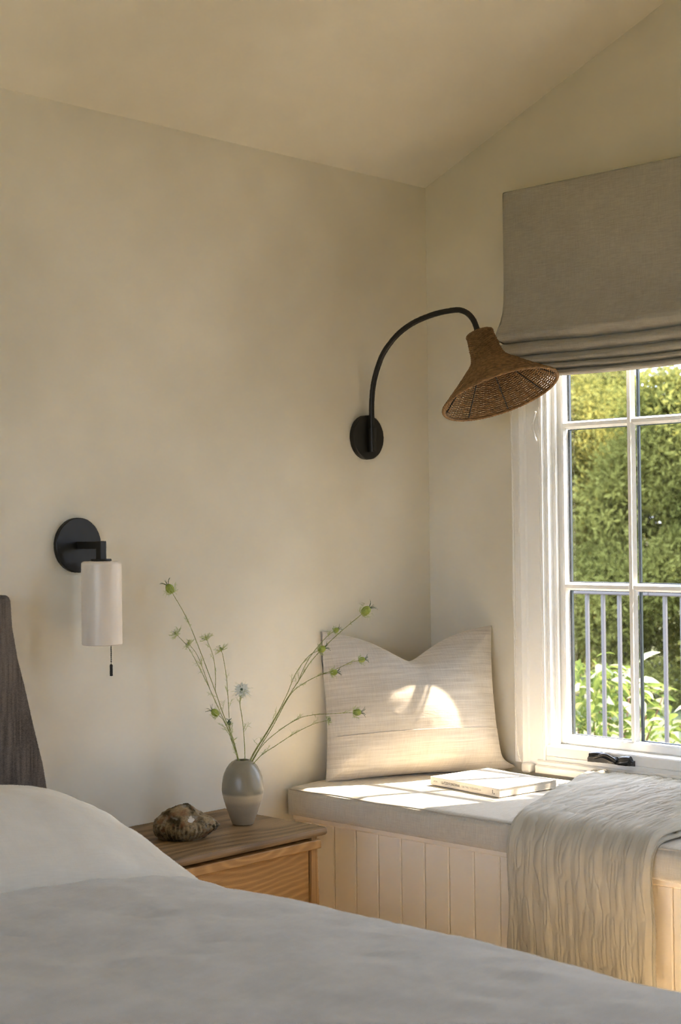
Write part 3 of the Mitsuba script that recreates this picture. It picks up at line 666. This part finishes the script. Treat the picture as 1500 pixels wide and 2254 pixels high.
nigella('right-curving nigella stem with two seed pods side by side before the pillow', GN,
        [(547, 1690, -.006), (566, 1655, -.008), (600, 1600, -.01), (640, 1528, -.012), (670, 1503, -.014), (705, 1485, -.016), (728, 1480, -.018)], ('pod', .0085), 7, .0011,
        [([(712, 1482, -.016), (745, 1470, -.014), (770, 1458, -.012), (790, 1453, -.012)], ('pod', .0078))])
nigella('low nigella stem arching right, its pod in front of the middle of the pillow', GN,
        [(549, 1690, .0), (575, 1645, 0), (610, 1612, 0), (655, 1583, -.004), (690, 1573, -.008), (735, 1570, -.012), (778, 1567, -.016)], ('pod', .0098), 6, .001)
nigella('lowest nigella stem on the right, ending in a feathery tip', GN,
        [(551, 1690, -.01), (575, 1662, -.014), (610, 1638, -.018), (650, 1612, -.02), (690, 1592, -.022), (722, 1583, -.024)], ('open', .010), 7, .001)

# ---------------------------------------------------------------- wall lamps
L1 = thing('reading_sconce', 'black wall sconce with a cylindrical cream glass shade and pull chain beside the headboard', 'wall lamp')
SX, SZ = -1.335, 1.214
def disc(r, t, c=.002): return [(0, 0), (r, 0), (r, t - c), (r - c, t), (0, t)]
put('back_plate', moved(lathe(disc(.0675, .012), 72), frame((SX, -.0003, SZ), (0, -1, 0))), 'mat_bronze', L1, smooth=30)
put('arm', cat_(cbox(SX - .008, SX + .008, -0.108, -0.012, SZ - .009, SZ + .009, .001), cbox(SX - .0085, SX + .0085, -0.110, -0.090, SZ - .034, SZ + .010, .001)), 'mat_bronze', L1)
put('cap', moved(lathe([(0, -.002), (.024, -.002), (.025, 0), (.024, .0035), (0, .0035)], 40), frame((SX, -.1, SZ - .0365), (0, 0, 1))), 'mat_bronze', L1, smooth=30)
R_, H_ = .0485, .2015
prof = [(0.012, 0)] + [(R_ - .008 + .008 * math.sin(a), -.008 + .008 * math.cos(a)) for a in np.linspace(0, np.pi / 2, 8)] + [(R_, -H_ * .5), (R_, -H_ + .002), (R_ - .002, -H_), (R_ - .004, -H_ + .001), (R_ - .004, -.012), (R_ - .012, -.005), (.012, -.004), (0.012, 0)]
put('shade', moved(lathe(prof, 64), frame((SX, -.100, SZ - .0385), (0, 0, 1))), 'mat_shade_ceramic', L1, smooth=35, label='cream cylindrical shade')
put('socket', moved(lathe([(0, 0), (.015, 0), (.015, -.05), (0, -.05)], 24), frame((SX, -.1, SZ - .044), (0, 0, 1))), 'mat_bronze', L1, smooth=30)
beads = []
for i in range(40):
    b = trimesh.creation.icosphere(subdivisions=1, radius=.0019 if i % 1 == 0 else .001); b.apply_translation((SX, -.135, SZ - .095 - i * .0047)); beads.append(b)
beads.append(tube([(SX, -.135, SZ - .085), (SX, -.135, SZ - .285)], .0006, 4)); beads.append(tube([(SX, -.112, SZ - .086), (SX, -.135, SZ - .0865)], .0025, 6))
put('pull_chain', cat_(*beads), 'mat_bronze', L1, smooth=40, label='black bead chain')
put('pull_weight', moved(lathe([(0, 0), (.0032, 0), (.0036, .001), (.0036, .026), (.002, .028), (0, .028)], 20), frame((SX, -.135, SZ - .331 + .018), (0, 0, 1))), 'mat_bronze', L1, smooth=30)

L2 = thing('rattan_wall_lamp', 'black swan-neck wall lamp with a woven rattan shade over the window seat', 'wall lamp')
LX, LZ = -0.289, 1.515
put('back_plate', moved(lathe(disc(.0655, .017), 72), frame((LX, -.0003, LZ), (0, -1, 0))), 'mat_bronze', L2, smooth=30)
put('hinge', cat_(moved(lathe([(0, -.042), (.0115, -.042), (.012, -.041), (.012, .028), (.0115, .029), (0, .029)], 28), frame((LX, -.030, LZ - .002), (0, 0, 1)))), 'mat_bronze', L2, smooth=30)
arm = smooth_path([(LX, -.030, 1.50), (LX, -.029, 1.56), (LX, -.029, 1.61), (LX, -.036, 1.665), (LX, -.053, 1.714), (LX, -.080, 1.760), (LX, -.127, 1.802), (LX, -.179, 1.829), (LX, -.231, 1.844), (LX, -.290, 1.853), (LX, -.350, 1.855), (LX, -.378, 1.850), (LX, -.400, 1.838), (LX, -.418, 1.818), (LX, -.431, 1.788), (LX, -.436, 1.770)], 90)
put('arm', tube(arm, .0080, 16), 'mat_bronze', L2, smooth=40)
AX = np.array([0.0, -0.377, -0.926]); AX /= np.linalg.norm(AX)
TOP = np.array([LX + .002, -0.437, 1.778])
FM = frame(TOP, AX, [1, 0, 0])
put('shade_holder', moved(lathe([(0, -.015), (.010, -.0145), (.017, -.011), (.022, -.005), (.024, .004), (.024, .014), (0, .014)], 32), FM), 'mat_bronze', L2, smooth=30)
sp = smooth_path([(0.000, .0355, 0), (.025, .0385, 0), (.05, .041, 0), (.068, .044, 0), (.080, .050, 0), (.092, .060, 0), (.105, .0745, 0), (.122, .093, 0), (.140, .1135, 0), (.160, .137, 0), (.181, .161, 0)], 400)[:, :2]
dl = np.concatenate([[0], np.cumsum(np.linalg.norm(np.diff(sp, axis=0), axis=1))]); LEN = dl[-1]
def prof_at(s): return np.interp(s, dl, sp[:, 0]), np.interp(s, dl, sp[:, 1])
rows = int(LEN / .0030); NS = 36; weav = []
seg = 144; w = np.linspace(0, 2 * np.pi, seg, endpoint=False)
def ring_tube(P, r, sides=5):
    n = len(P); t = np.roll(P, -1, 0) - np.roll(P, 1, 0); t /= np.linalg.norm(t, axis=1, keepdims=True)
    o = np.stack([np.cos(w[:n] if n == seg else np.linspace(0, 2 * np.pi, n, endpoint=False)), np.sin(w[:n] if n == seg else np.linspace(0, 2 * np.pi, n, endpoint=False)), np.zeros(n)], 1)
    o = o - t * (o * t).sum(1, keepdims=True); o /= np.linalg.norm(o, axis=1, keepdims=True); b = np.cross(t, o)
    a = np.arange(sides) * 2 * np.pi / sides; r = np.broadcast_to(r, (n,))
    v = P[:, None] + r[:, None, None] * (np.cos(a)[None, :, None] * o[:, None] + np.sin(a)[None, :, None] * b[:, None])
    i, j = np.meshgrid(np.arange(n), np.arange(sides), indexing='ij'); i2, j2 = (i + 1) % n, (j + 1) % sides
    q = np.stack([i * sides + j, i * sides + j2, i2 * sides + j2, i2 * sides + j], -1).reshape(-1, 4)
    m = trimesh.Trimesh(v.reshape(-1, 3), np.vstack([q[:, [0, 1, 2]], q[:, [0, 2, 3]]]), process=False)
    if m.volume < 0: m.invert()
    return m
for i in range(rows):
    z, r = prof_at((i + .5) * LEN / rows)
    amp = .0021
    rr = r + amp * np.cos(NS / 2 * w + math.pi * i) + .0004 * rng.normal()
    zz = z + .0004 * np.cos(3 * w + i)
    weav.append(ring_tube(np.stack([rr * np.cos(w), rr * np.sin(w), zz * np.ones(seg)], 1), .00172))
SHD = put('shade', moved(cat_(*weav), FM), 'mat_rattan', L2, smooth=True, label='flared woven rattan shade')
ss = np.linspace(.002, LEN - .002, 30); pz, pr_ = prof_at(ss)
for k in range(NS):
    a = 2 * math.pi * (k + .0) / NS
    put('stake', moved(tube(np.stack([pr_ * math.cos(a), pr_ * math.sin(a), pz], 1), .0014, 5), FM), 'mat_rattan', SHD, smooth=True)
wr = np.linspace(0, 2 * np.pi, 360, endpoint=False)
RIMR = .163
put('rim', moved(ring_tube(np.stack([RIMR * np.cos(wr), RIMR * np.sin(wr), .1835 + 0 * wr], 1), .0042 + .0006 * np.cos(wr * 110), 8), FM), 'mat_rattan', SHD, smooth=True)
put('collar', moved(ring_tube(np.stack([.0365 * np.cos(wr), .0365 * np.sin(wr), -.0005 + 0 * wr], 1), .0034 + .0005 * np.cos(wr * 40), 8), FM), 'mat_rattan', SHD, smooth=True)
for k in range(8):
    a = 2 * math.pi * (k + .30) / 8
    ii = np.linspace(.004, LEN - .001, 40); z, r = prof_at(ii)
    put('wire_rib', moved(tube(np.stack([(r - .0045) * math.cos(a), (r - .0045) * math.sin(a), z], 1), .0015, 6), FM), 'mat_black', SHD, smooth=True)
put('socket', moved(lathe([(0, .012), (.02, .012), (.02, .07), (0, .07)], 24), FM), 'mat_bronze', L2, smooth=30)

# ---------------------------------------------------------------- roman blind, its cords and the cleat
RB = thing('roman_blind', 'grey linen roman blind drawn up above the window, folds stacked at its hem', 'blind')
def blind_sheet():
    # outer (room side) line from top to hem, then back up
    out = [(-.006, 2.2245), (-.044, 2.2245), (-.048, 2.219)] + [(-.048, z) for z in np.linspace(2.20, 1.96, 10)] + [(-.0485, 1.94), (-.051, 1.90), (-.058, 1.865), (-.072, 1.835), (-.084, 1.812), (-.088, 1.802), (-.087, 1.795), (-.081, 1.787), (-.070, 1.781), (-.054, 1.778)]
    folds = [(-.054, 1.778), (-.070, 1.773), (-.081, 1.764), (-.083, 1.757), (-.078, 1.748), (-.066, 1.742), (-.052, 1.740),
             (-.067, 1.736), (-.077, 1.728), (-.078, 1.722), (-.072, 1.716), (-.058, 1.712), (-.052, 1.7115),
             (-.066, 1.709), (-.074, 1.703), (-.075, 1.698), (-.068, 1.694), (-.056, 1.692), (-.051, 1.6915),
             (-.064, 1.689), (-.072, 1.684), (-.073, 1.679), (-.064, 1.674), (-.05, 1.674)]
    back = [(-.040, 1.68), (-.038, 1.70), (-.038, 1.78), (-.036, 1.9), (-.034, 2.0), (-.034, 2.19), (-.006, 2.19)]
    pr = np.array(out + folds[1:] + back)
    Y0, Y1 = -1.078, -0.338
    def warp(P):
        y = P[..., 1]; low = np.clip((1.80 - P[..., 2]) / .02, 0, 1); x = P[..., 0]
        k = np.clip((-x - .045) / .03, 0, 1)
        w1 = meshkit.fbm(np.stack([y * 7, P[..., 2] * 26, x * 0], -1), 3, 4) - .5
        P[..., 2] += low * k * w1 * .014 - low * .006 * np.exp(-((y + .75) / .22) ** 2)
        P[..., 0] += k * (meshkit.fbm(np.stack([y * 9, P[..., 2] * 30, x * 0 + 4], -1), 3, 6) - .5) * .012
        P[..., 0] += np.where(P[..., 2] < 2.19, .0025 * (meshkit.fbm(np.stack([y * 5, P[..., 2] * 5, x * 0], -1), 3, 9) - .5), 0)
        return P
    return sweep_y(pr, Y0, Y1, 60, warp)
bm = blind_sheet(); bv = np.array(bm.vertices)
put('fabric', bm, 'mat_blind', RB, smooth=True, uv=np.stack([bv[:, 1], bv[:, 2]], 1))
put('headrail', cbox(-.033, -.002, -1.07, -.345, 2.19, 2.2235), 'mat_trim', RB)
for pts in ([(-.052, -.352, 1.75), (-.046, -.355, 1.5), (-.043, -.354, 1.2), (-.042, -.351, 1.06), (-.042, -.355, .955), (-.042, -.359, .915)],
            [(-.052, -.356, 1.75), (-.046, -.360, 1.5), (-.043, -.361, 1.2), (-.042, -.361, 1.0), (-.042, -.360, .915)]):
    put('cord', tube(smooth_path(pts, 60), .0011, 6), 'mat_cord', RB, smooth=True)
put('cord_knot', rbox(-.0455, -.0385, -.3628, -.3562, .900, .918, .003), 'mat_cord', RB, smooth=True)
tc = smooth_path([(-.042, -.3595, .905), (-.042, -.357, .80), (-.042, -.356, .72), (-.042, -.358, .65), (-.042, -.363, .59), (-.042, -.371, .563)], 120)
tw = np.arange(120); put('pull_cord', tube(tc, .0017 + .0003 * np.sin(tw * 1.7), 7), 'mat_cord', RB, smooth=True)
CL = thing('cord_cleat', 'small clear-white cord cleat screwed to the window casing', 'cleat')
put('hook', tube(smooth_path([(-.034, -.437, 1.577), (-.028, -.426, 1.557), (-.020, -.4155, 1.535), (-.028, -.427, 1.512), (-.034, -.438, 1.492)], 24), np.linspace(.0028, .0028, 24), 8), 'mat_plastic', CL, smooth=True)
put('foot', cbox(-.024, -.0165, -.419, -.409, 1.523, 1.547, .002), 'mat_plastic', CL)

# ---------------------------------------------------------------- book
BK = thing('book', 'pale paperback book lying flat on the seat cushion in front of the corner pillow', 'book')
o = np.array([-0.3885, -0.325, 0.5385]); du = np.array([-0.141, -0.99, 0]); du /= np.linalg.norm(du); dv = np.array([0.99, -0.141, 0]); dv /= np.linalg.norm(dv)
BM = np.eye(4); BM[:3, 0], BM[:3, 1], BM[:3, 2], BM[:3, 3] = du, dv, (0, 0, 1), o
BM[:3, 2] = np.cross(du, dv)
LB, WB, TB = .272, .215, .022
put('cover', moved(cat_(cbox(0, LB, 0, WB, 0, .0012, .0004), cbox(0, LB, 0, WB, TB - .0012, TB, .0004), cbox(0, LB, -.0008, .0006, 0, TB, .0003)), BM), 'mat_book', BK)
put('pages', moved(cbox(.0015, LB - .0015, .0006, WB - .002, .0012, TB - .0012, .0003), BM), 'mat_page', BK)
def spine_text(s, h, x, z, mat_, nm):
    t = meshkit.text_mesh(s, h, .0003, True); v = t.vertices
    t.vertices = np.stack([v[:, 0] + x, -.0008 - v[:, 2], v[:, 1] + z], 1); t.fix_normals()
    put(nm, moved(t, BM), mat_, BK)
spine_text('SKIRA', .0040, .012, .0085, 'mat_ink_pale', 'publisher_lettering')
spine_text('LUCIO FONTANA', .0066, .043, .0075, 'mat_ink', 'title_lettering')
spine_text('ON THE THRESHOLD', .0054, .1265, .0075, 'mat_ink_pale', 'subtitle_lettering')
put('emblem', moved(cat_(cbox(.2455, .2475, -.0011, -.0006, .006, .017, .0001), cbox(.2500, .2535, -.0011, -.0006, .0055, .009, .0001)), BM), 'mat_ink', BK)

# ---------------------------------------------------------------- throw
def throw_layer(shift, widen, lift, seed, hem, nw=270, nl=330, t=.004, rflare=.10):
    # path (x, z) from the window to the hem
    zt = CZ1 + .008 + lift
    path = [(-.040, zt + .004), (-.15, zt + .006), (-.30, zt + .007), (-.45, zt + .006), (-.575, zt + .002), (-.628, zt - .006), (-.652, zt - .028), (-.660 - lift * .5, zt - .06), (-.661 - lift * .6, .42), (-.655 - lift * .6, .33), (-.648 - lift * .6, hem)]
    c = smooth_path([(a, 0, b) for a, b in path], 1200); d = np.concatenate([[0], np.cumsum(np.linalg.norm(np.diff(c, axis=0), axis=1))])
    s = np.linspace(0, d[-1], nl); X = np.interp(s, d, c[:, 0]); Z = np.interp(s, d, c[:, 2])
    tx = np.gradient(X); tz = np.gradient(Z); ln = np.hypot(tx, tz); nx_, nz_ = -tz / ln, tx / ln
    if nz_[0] < 0: nx_, nz_ = -nx_, -nz_
    wv = np.linspace(0, 1, nw)
    fx = np.clip((-.03 - X) / .6, 0, 1)
    left = -.600 - .205 * fx + shift + .010 * (meshkit.noise(np.stack([s * 11, s * 0, s * 0 + seed], -1), seed) - .5) + .02 * np.clip((s - .75) / .3, 0, 1)
    right = -1.200 - rflare * np.clip(1 - fx * 1.02, 0, 1) - widen + .012 * (meshkit.noise(np.stack([s * 9, s * 0, s * 0 + seed + 3], -1), seed) - .5)
    Y = left[:, None] + (right - left)[:, None] * wv[None, :]
    S, Wd = np.meshgrid(s, wv, indexing='ij')
    q = Y + .006 * (meshkit.fbm(np.stack([S * 22, Y * 22, S * 0], -1), 2, seed) - .5)
    def ridge(a, sd, sharp=2.2): return 1 - np.abs(2 * meshkit.noise(a, sd) - 1) ** (1 / sharp)
    cr = -ridge(np.stack([q * 62, S * 7, S * 0 + .5], -1), seed, 1.0) ** 3
    cr2 = meshkit.noise(np.stack([q * 48, S * 6, S * 0 + 2.5], -1), seed + 1) - .5
    cr3 = -ridge(np.stack([q * 120, S * 16, S * 0], -1), seed + 4, 1.0) ** 3
    big = meshkit.fbm(np.stack([q * 7, S * 4, S * 0 + 4], -1), 3, seed + 2) - .35
    edge = np.minimum(np.clip(Wd / .03, 0, 1), np.clip((1 - Wd) / .03, 0, 1))
    hang = np.clip((S - .66) / .25, 0, 1)
    disp = .0052 * cr + .0055 * cr2 + .0040 * cr3 + .006 + .010 * np.clip(big, 0, 1) * (.4 + .9 * hang) + .006
    disp = disp * edge + .002
    Xs = X[:, None] + nx_[:, None] * disp; Zs = Z[:, None] + nz_[:, None] * disp
    Zs += -.020 * (meshkit.noise(np.stack([Y * 13, S * 0, S * 0], -1), seed) - .5) * np.clip((S - .85) / .3, 0, 1)
    top = np.stack([Xs, Y, Zs], -1)
    bot = np.stack([X[:, None] + 0 * Y + nx_[:, None] * 0.0, Y, Z[:, None] + 0 * Y], -1)
    v0, f0 = grid(top); v1, f1 = grid(bot); nv = len(v0); ny = nw
    loop = np.concatenate([np.arange(ny), np.arange(1, nl) * ny + ny - 1, (nl - 1) * ny + np.arange(ny - 2, -1, -1), np.arange(nl - 2, 0, -1) * ny]); l2 = np.roll(loop, -1)
    rim = np.vstack([np.stack([loop, l2, l2 + nv], 1), np.stack([loop, l2 + nv, loop + nv], 1)])
    m = trimesh.Trimesh(np.vstack([v0, v1]), np.vstack([f0, f1[:, ::-1] + nv, rim[:, ::-1]]), process=False)
    if m.volume < 0: m.invert()
    uv = np.stack([Y, S], -1).reshape(-1, 2); return m, np.vstack([uv, uv])
TH = thing('throw', 'crinkled beige gauze throw hanging over the front of the seat cushion', 'blanket')
for nm, a in (('top_layer', (0, 0, .014, 3, .215)), ('middle_layer', (-.012, -.012, .007, 5, .235, 120, 200)), ('bottom_layer', (-.006, .006, .000, 8, .205, 120, 200))):
    m, uv = throw_layer(*a); put(nm, m, 'mat_throw', TH, smooth=True, uv=uv)

# ---------------------------------------------------------------- outside
put('ground', cbox(-60, 60, -40, 40, -0.55, -0.45, .001), 'mat_ground', kind='structure')
put('deck', cbox(0.121, 2.30, -6, 3, -0.40, -0.12, .001), 'mat_deck', kind='structure')
RL = thing('railing', 'grey steel balustrade outside the window, thin upright bars', 'railing')
ys = [0.677 + .0868 * k for k in range(24)] + [0.527 - .0868 * k for k in range(30)]
for y in ys: put('baluster', cbox(2.192, 2.208, y - .008, y + .008, -.06, .935, .002), 'mat_steel', RL)
put('top_rail', cbox(2.18, 2.22, .60, 2.75, .93, .955, .004), 'mat_steel', RL); put('top_rail', cbox(2.18, 2.22, -2.05, .60, .93, .955, .004), 'mat_steel', RL)
put('bottom_rail', cbox(2.19, 2.21, -2.05, 2.75, -.08, -.055, .002), 'mat_steel', RL)
for y in (2.72, -2.02): put('post', cbox(2.175, 2.225, y - .025, y + .025, -.12, .955, .004), 'mat_steel', RL)

def leaf_mesh(L=1.0, W=.36):
    xs = np.array([0, .14, .4, .7, .9, 1.0]) * L; ws = np.array([.02, .55, 1.0, .72, .28, 0.0]) * W / 2; bend = np.array([0, .03, .06, .02, -.08, -.14]) * L
    v, f = [], []
    for x, w_, z in zip(xs, ws, bend): v += [(x, -w_, z + .3 * w_), (x, 0, z), (x, w_, z + .3 * w_)]
    for i in range(5):
        a, b = 3 * i, 3 * i + 3
        f += [[a, b, b + 1], [a, b + 1, a + 1], [a + 1, b + 1, b + 2], [a + 1, b + 2, a + 2]]
    return np.array(v), np.array(f)
r2 = np.random.default_rng(12)
def shrub(label, cx_, cy_, rx, ry, zb, zt, n_big, n_small, mats):
    k = thing('shrub', label, 'shrub')
    lv, lf = leaf_mesh()
    shared = [mikit.ply((lv, lf), m_, True) for m_ in mats]
    stems = []
    for i in range(16):
        a = r2.uniform(0, 2 * np.pi); rr = math.sqrt(r2.uniform(0, 1)) * .85
        tip = np.array([cx_ + rx * rr * math.cos(a), cy_ + ry * rr * math.sin(a), zt - r2.uniform(0, .2) - .15 * rr])
        b = np.array([cx_ + .2 * rx * rr * math.cos(a), cy_ + .2 * ry * rr * math.sin(a), zb])
        stems.append(tube(smooth_path([b, (b + tip) / 2 + r2.normal(size=3) * .04, tip], 8), np.linspace(.009, .003, 8), 5))
    put('stems', cat_(*stems), 'mat_twig', k, smooth=True)
    for i in range(n_big):
        a = r2.uniform(np.pi * .75, np.pi * 1.9); rr = r2.uniform(.55, 1.0)
        h = r2.uniform(0, 1) ** .7
        shrink = math.sqrt(max(0, 1 - max(0, h - .55) ** 2 / .22))
        p = np.array([cx_ + rx * rr * shrink * math.cos(a), cy_ + ry * rr * shrink * math.sin(a), zb + .2 + (zt - zb - .2) * h + r2.normal() * .02])
        L = r2.uniform(.08, .135)
        Mx = T().translate(p.tolist()).rotate([0, 0, 1], math.degrees(a) + r2.normal() * 50).rotate([0, 1, 0], r2.normal() * 28 + 12).rotate([1, 0, 0], r2.normal() * 30).scale(L)
        s_ = dict(shared[r2.integers(len(mats))]); s_['to_world'] = Mx
        put('leaf', s_, None, k)
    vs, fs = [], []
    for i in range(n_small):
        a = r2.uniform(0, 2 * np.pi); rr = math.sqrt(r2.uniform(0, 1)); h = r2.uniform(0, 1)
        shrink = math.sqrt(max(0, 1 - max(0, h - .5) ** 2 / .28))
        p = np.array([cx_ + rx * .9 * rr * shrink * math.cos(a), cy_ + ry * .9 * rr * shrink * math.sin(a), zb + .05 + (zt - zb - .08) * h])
        Q = frame(p, r2.normal(size=3) + np.array([0, 0, .8]), r2.normal(size=3)); L = r2.uniform(.06, .11)
        vs.append((Q[:3, :3] @ (lv * L).T).T + p); fs.append(lf + len(lv) * i)
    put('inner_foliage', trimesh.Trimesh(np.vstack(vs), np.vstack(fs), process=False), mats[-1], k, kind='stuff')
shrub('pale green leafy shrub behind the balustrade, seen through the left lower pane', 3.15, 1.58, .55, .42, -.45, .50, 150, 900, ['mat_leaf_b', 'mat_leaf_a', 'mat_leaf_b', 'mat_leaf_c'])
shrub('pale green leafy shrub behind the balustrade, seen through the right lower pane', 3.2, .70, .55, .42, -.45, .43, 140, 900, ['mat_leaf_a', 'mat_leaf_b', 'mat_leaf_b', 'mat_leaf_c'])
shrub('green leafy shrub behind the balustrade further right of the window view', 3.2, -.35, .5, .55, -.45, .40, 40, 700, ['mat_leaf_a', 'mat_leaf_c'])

# unseen potted tree, added right of the window so its crown shades the throw
PT = thing('added_shade_tree', 'unseen leafy tree in a clay pot, added outside the window to shade the throw', 'potted plant')
put('pot', lathe([(0, 0), (.15, 0), (.19, .34), (.205, .34), (.205, .38), (.175, .38), (.165, .30), (0, .30)], 40).apply_translation((.46, -1.30, -.119)), 'mat_pot', PT, smooth=30)
put('trunk', tube([(.46, -1.30, .18), (.46, -1.29, .6), (.47, -1.30, 1.6)], [.02, .018, .012], 8), 'mat_bark', PT, smooth=True)
vs, fs = [], []; lv, lf = leaf_mesh()
for i in range(3000):
    d = r2.normal(size=3); d /= np.linalg.norm(d); p = np.array([.46, -1.30, 1.40]) + d * np.array([.27, .31, .82]) * r2.uniform(.55, 1.0)
    Q = frame(p, r2.normal(size=3) + np.array([0, 0, .6]), r2.normal(size=3)); L = r2.uniform(.06, .10)
    vs.append((Q[:3, :3] @ (lv * L).T).T + p); fs.append(lf + len(lv) * i)
put('foliage', trimesh.Trimesh(np.vstack(vs), np.vstack(fs), process=False), 'mat_leaf_c', PT, kind='stuff')

def tree(label, x, y, R, H, n, mat_, seed):
    k = thing('tree', label, 'tree', 'hedge trees outside')
    g = np.random.default_rng(seed)
    put('trunk', tube(smooth_path([(x, y, -.5), (x + .05, y, .5), (x - .05, y + .05, H * .8)], 10), np.linspace(.11, .03, 10), 8), 'mat_bark', k, smooth=True)
    blobs = []
    for i in range(62):
        a = g.uniform(0, 2 * np.pi); h = g.uniform(0.02, 1); rr = R * math.sqrt(g.uniform(.05, 1)) * (1 - .75 * max(0, h - .45) / .55)
        blobs.append((x + rr * math.cos(a), y + rr * math.sin(a), -.4 + (H - .0) * h, g.uniform(.26, .60)))
    per = n // len(blobs); V = []
    q = np.array([(0, 0, 0), (.5, -.2, .06), (1, 0, -.05), (.5, .2, .06)])
    for bx, by, bz, br in blobs:
        d = g.normal(size=(per, 3)); d /= np.linalg.norm(d, axis=1, keepdims=True)
        p = np.array([bx, by, bz]) + d * br * g.uniform(.45, 1.08, (per, 1)) * np.array([1, 1, .8])
        xa = d * .7 + g.normal(size=(per, 3)) * .7; xa /= np.linalg.norm(xa, axis=1, keepdims=True)
        za = np.cross(xa, g.normal(size=(per, 3))); za /= np.linalg.norm(za, axis=1, keepdims=True); ya = np.cross(za, xa)
        L = g.uniform(.05, .085, (per, 1, 1))
        V.append(p[:, None] + L * (q[None, :, 0:1] * xa[:, None] + q[None, :, 1:2] * ya[:, None] + q[None, :, 2:3] * za[:, None]))
    V = np.vstack(V); m_ = len(V); b = np.arange(m_)[:, None] * 4
    f = np.vstack([b + np.array([[0, 1, 2]]), b + np.array([[0, 2, 3]])])
    put('foliage', trimesh.Trimesh(V.reshape(-1, 3), f, process=False), mat_, k, kind='stuff')
for i, (x, y, R, H, lb) in enumerate(((8.8, 6.35, 1.0, 4.0, 'sunlit tree filling the left panes of the window'), (8.9, 4.30, 1.0, 3.0, 'sunlit tree filling the right panes of the window, sky above its crown'),
                                   (9.0, 8.4, 1.0, 4.2, 'hedge tree furthest left outside, behind the window casing'), (9.0, 2.15, 1.0, 3.0, 'hedge tree outside to the right of the window view'), (9.2, .0, 1.0, 3.0, 'hedge tree furthest right outside'),
                                   (12.0, 7.75, 1.2, 4.3, 'taller tree of the back row behind the left panes'), (12.2, 5.3, 1.2, 3.1, 'lower tree of the back row behind the right panes'))):
    tree(lb, x, y, R, H, 90000 if i in (0, 1, 5, 6) else 45000, ('mat_tree_a', 'mat_tree_b')[i % 2], 40 + i)
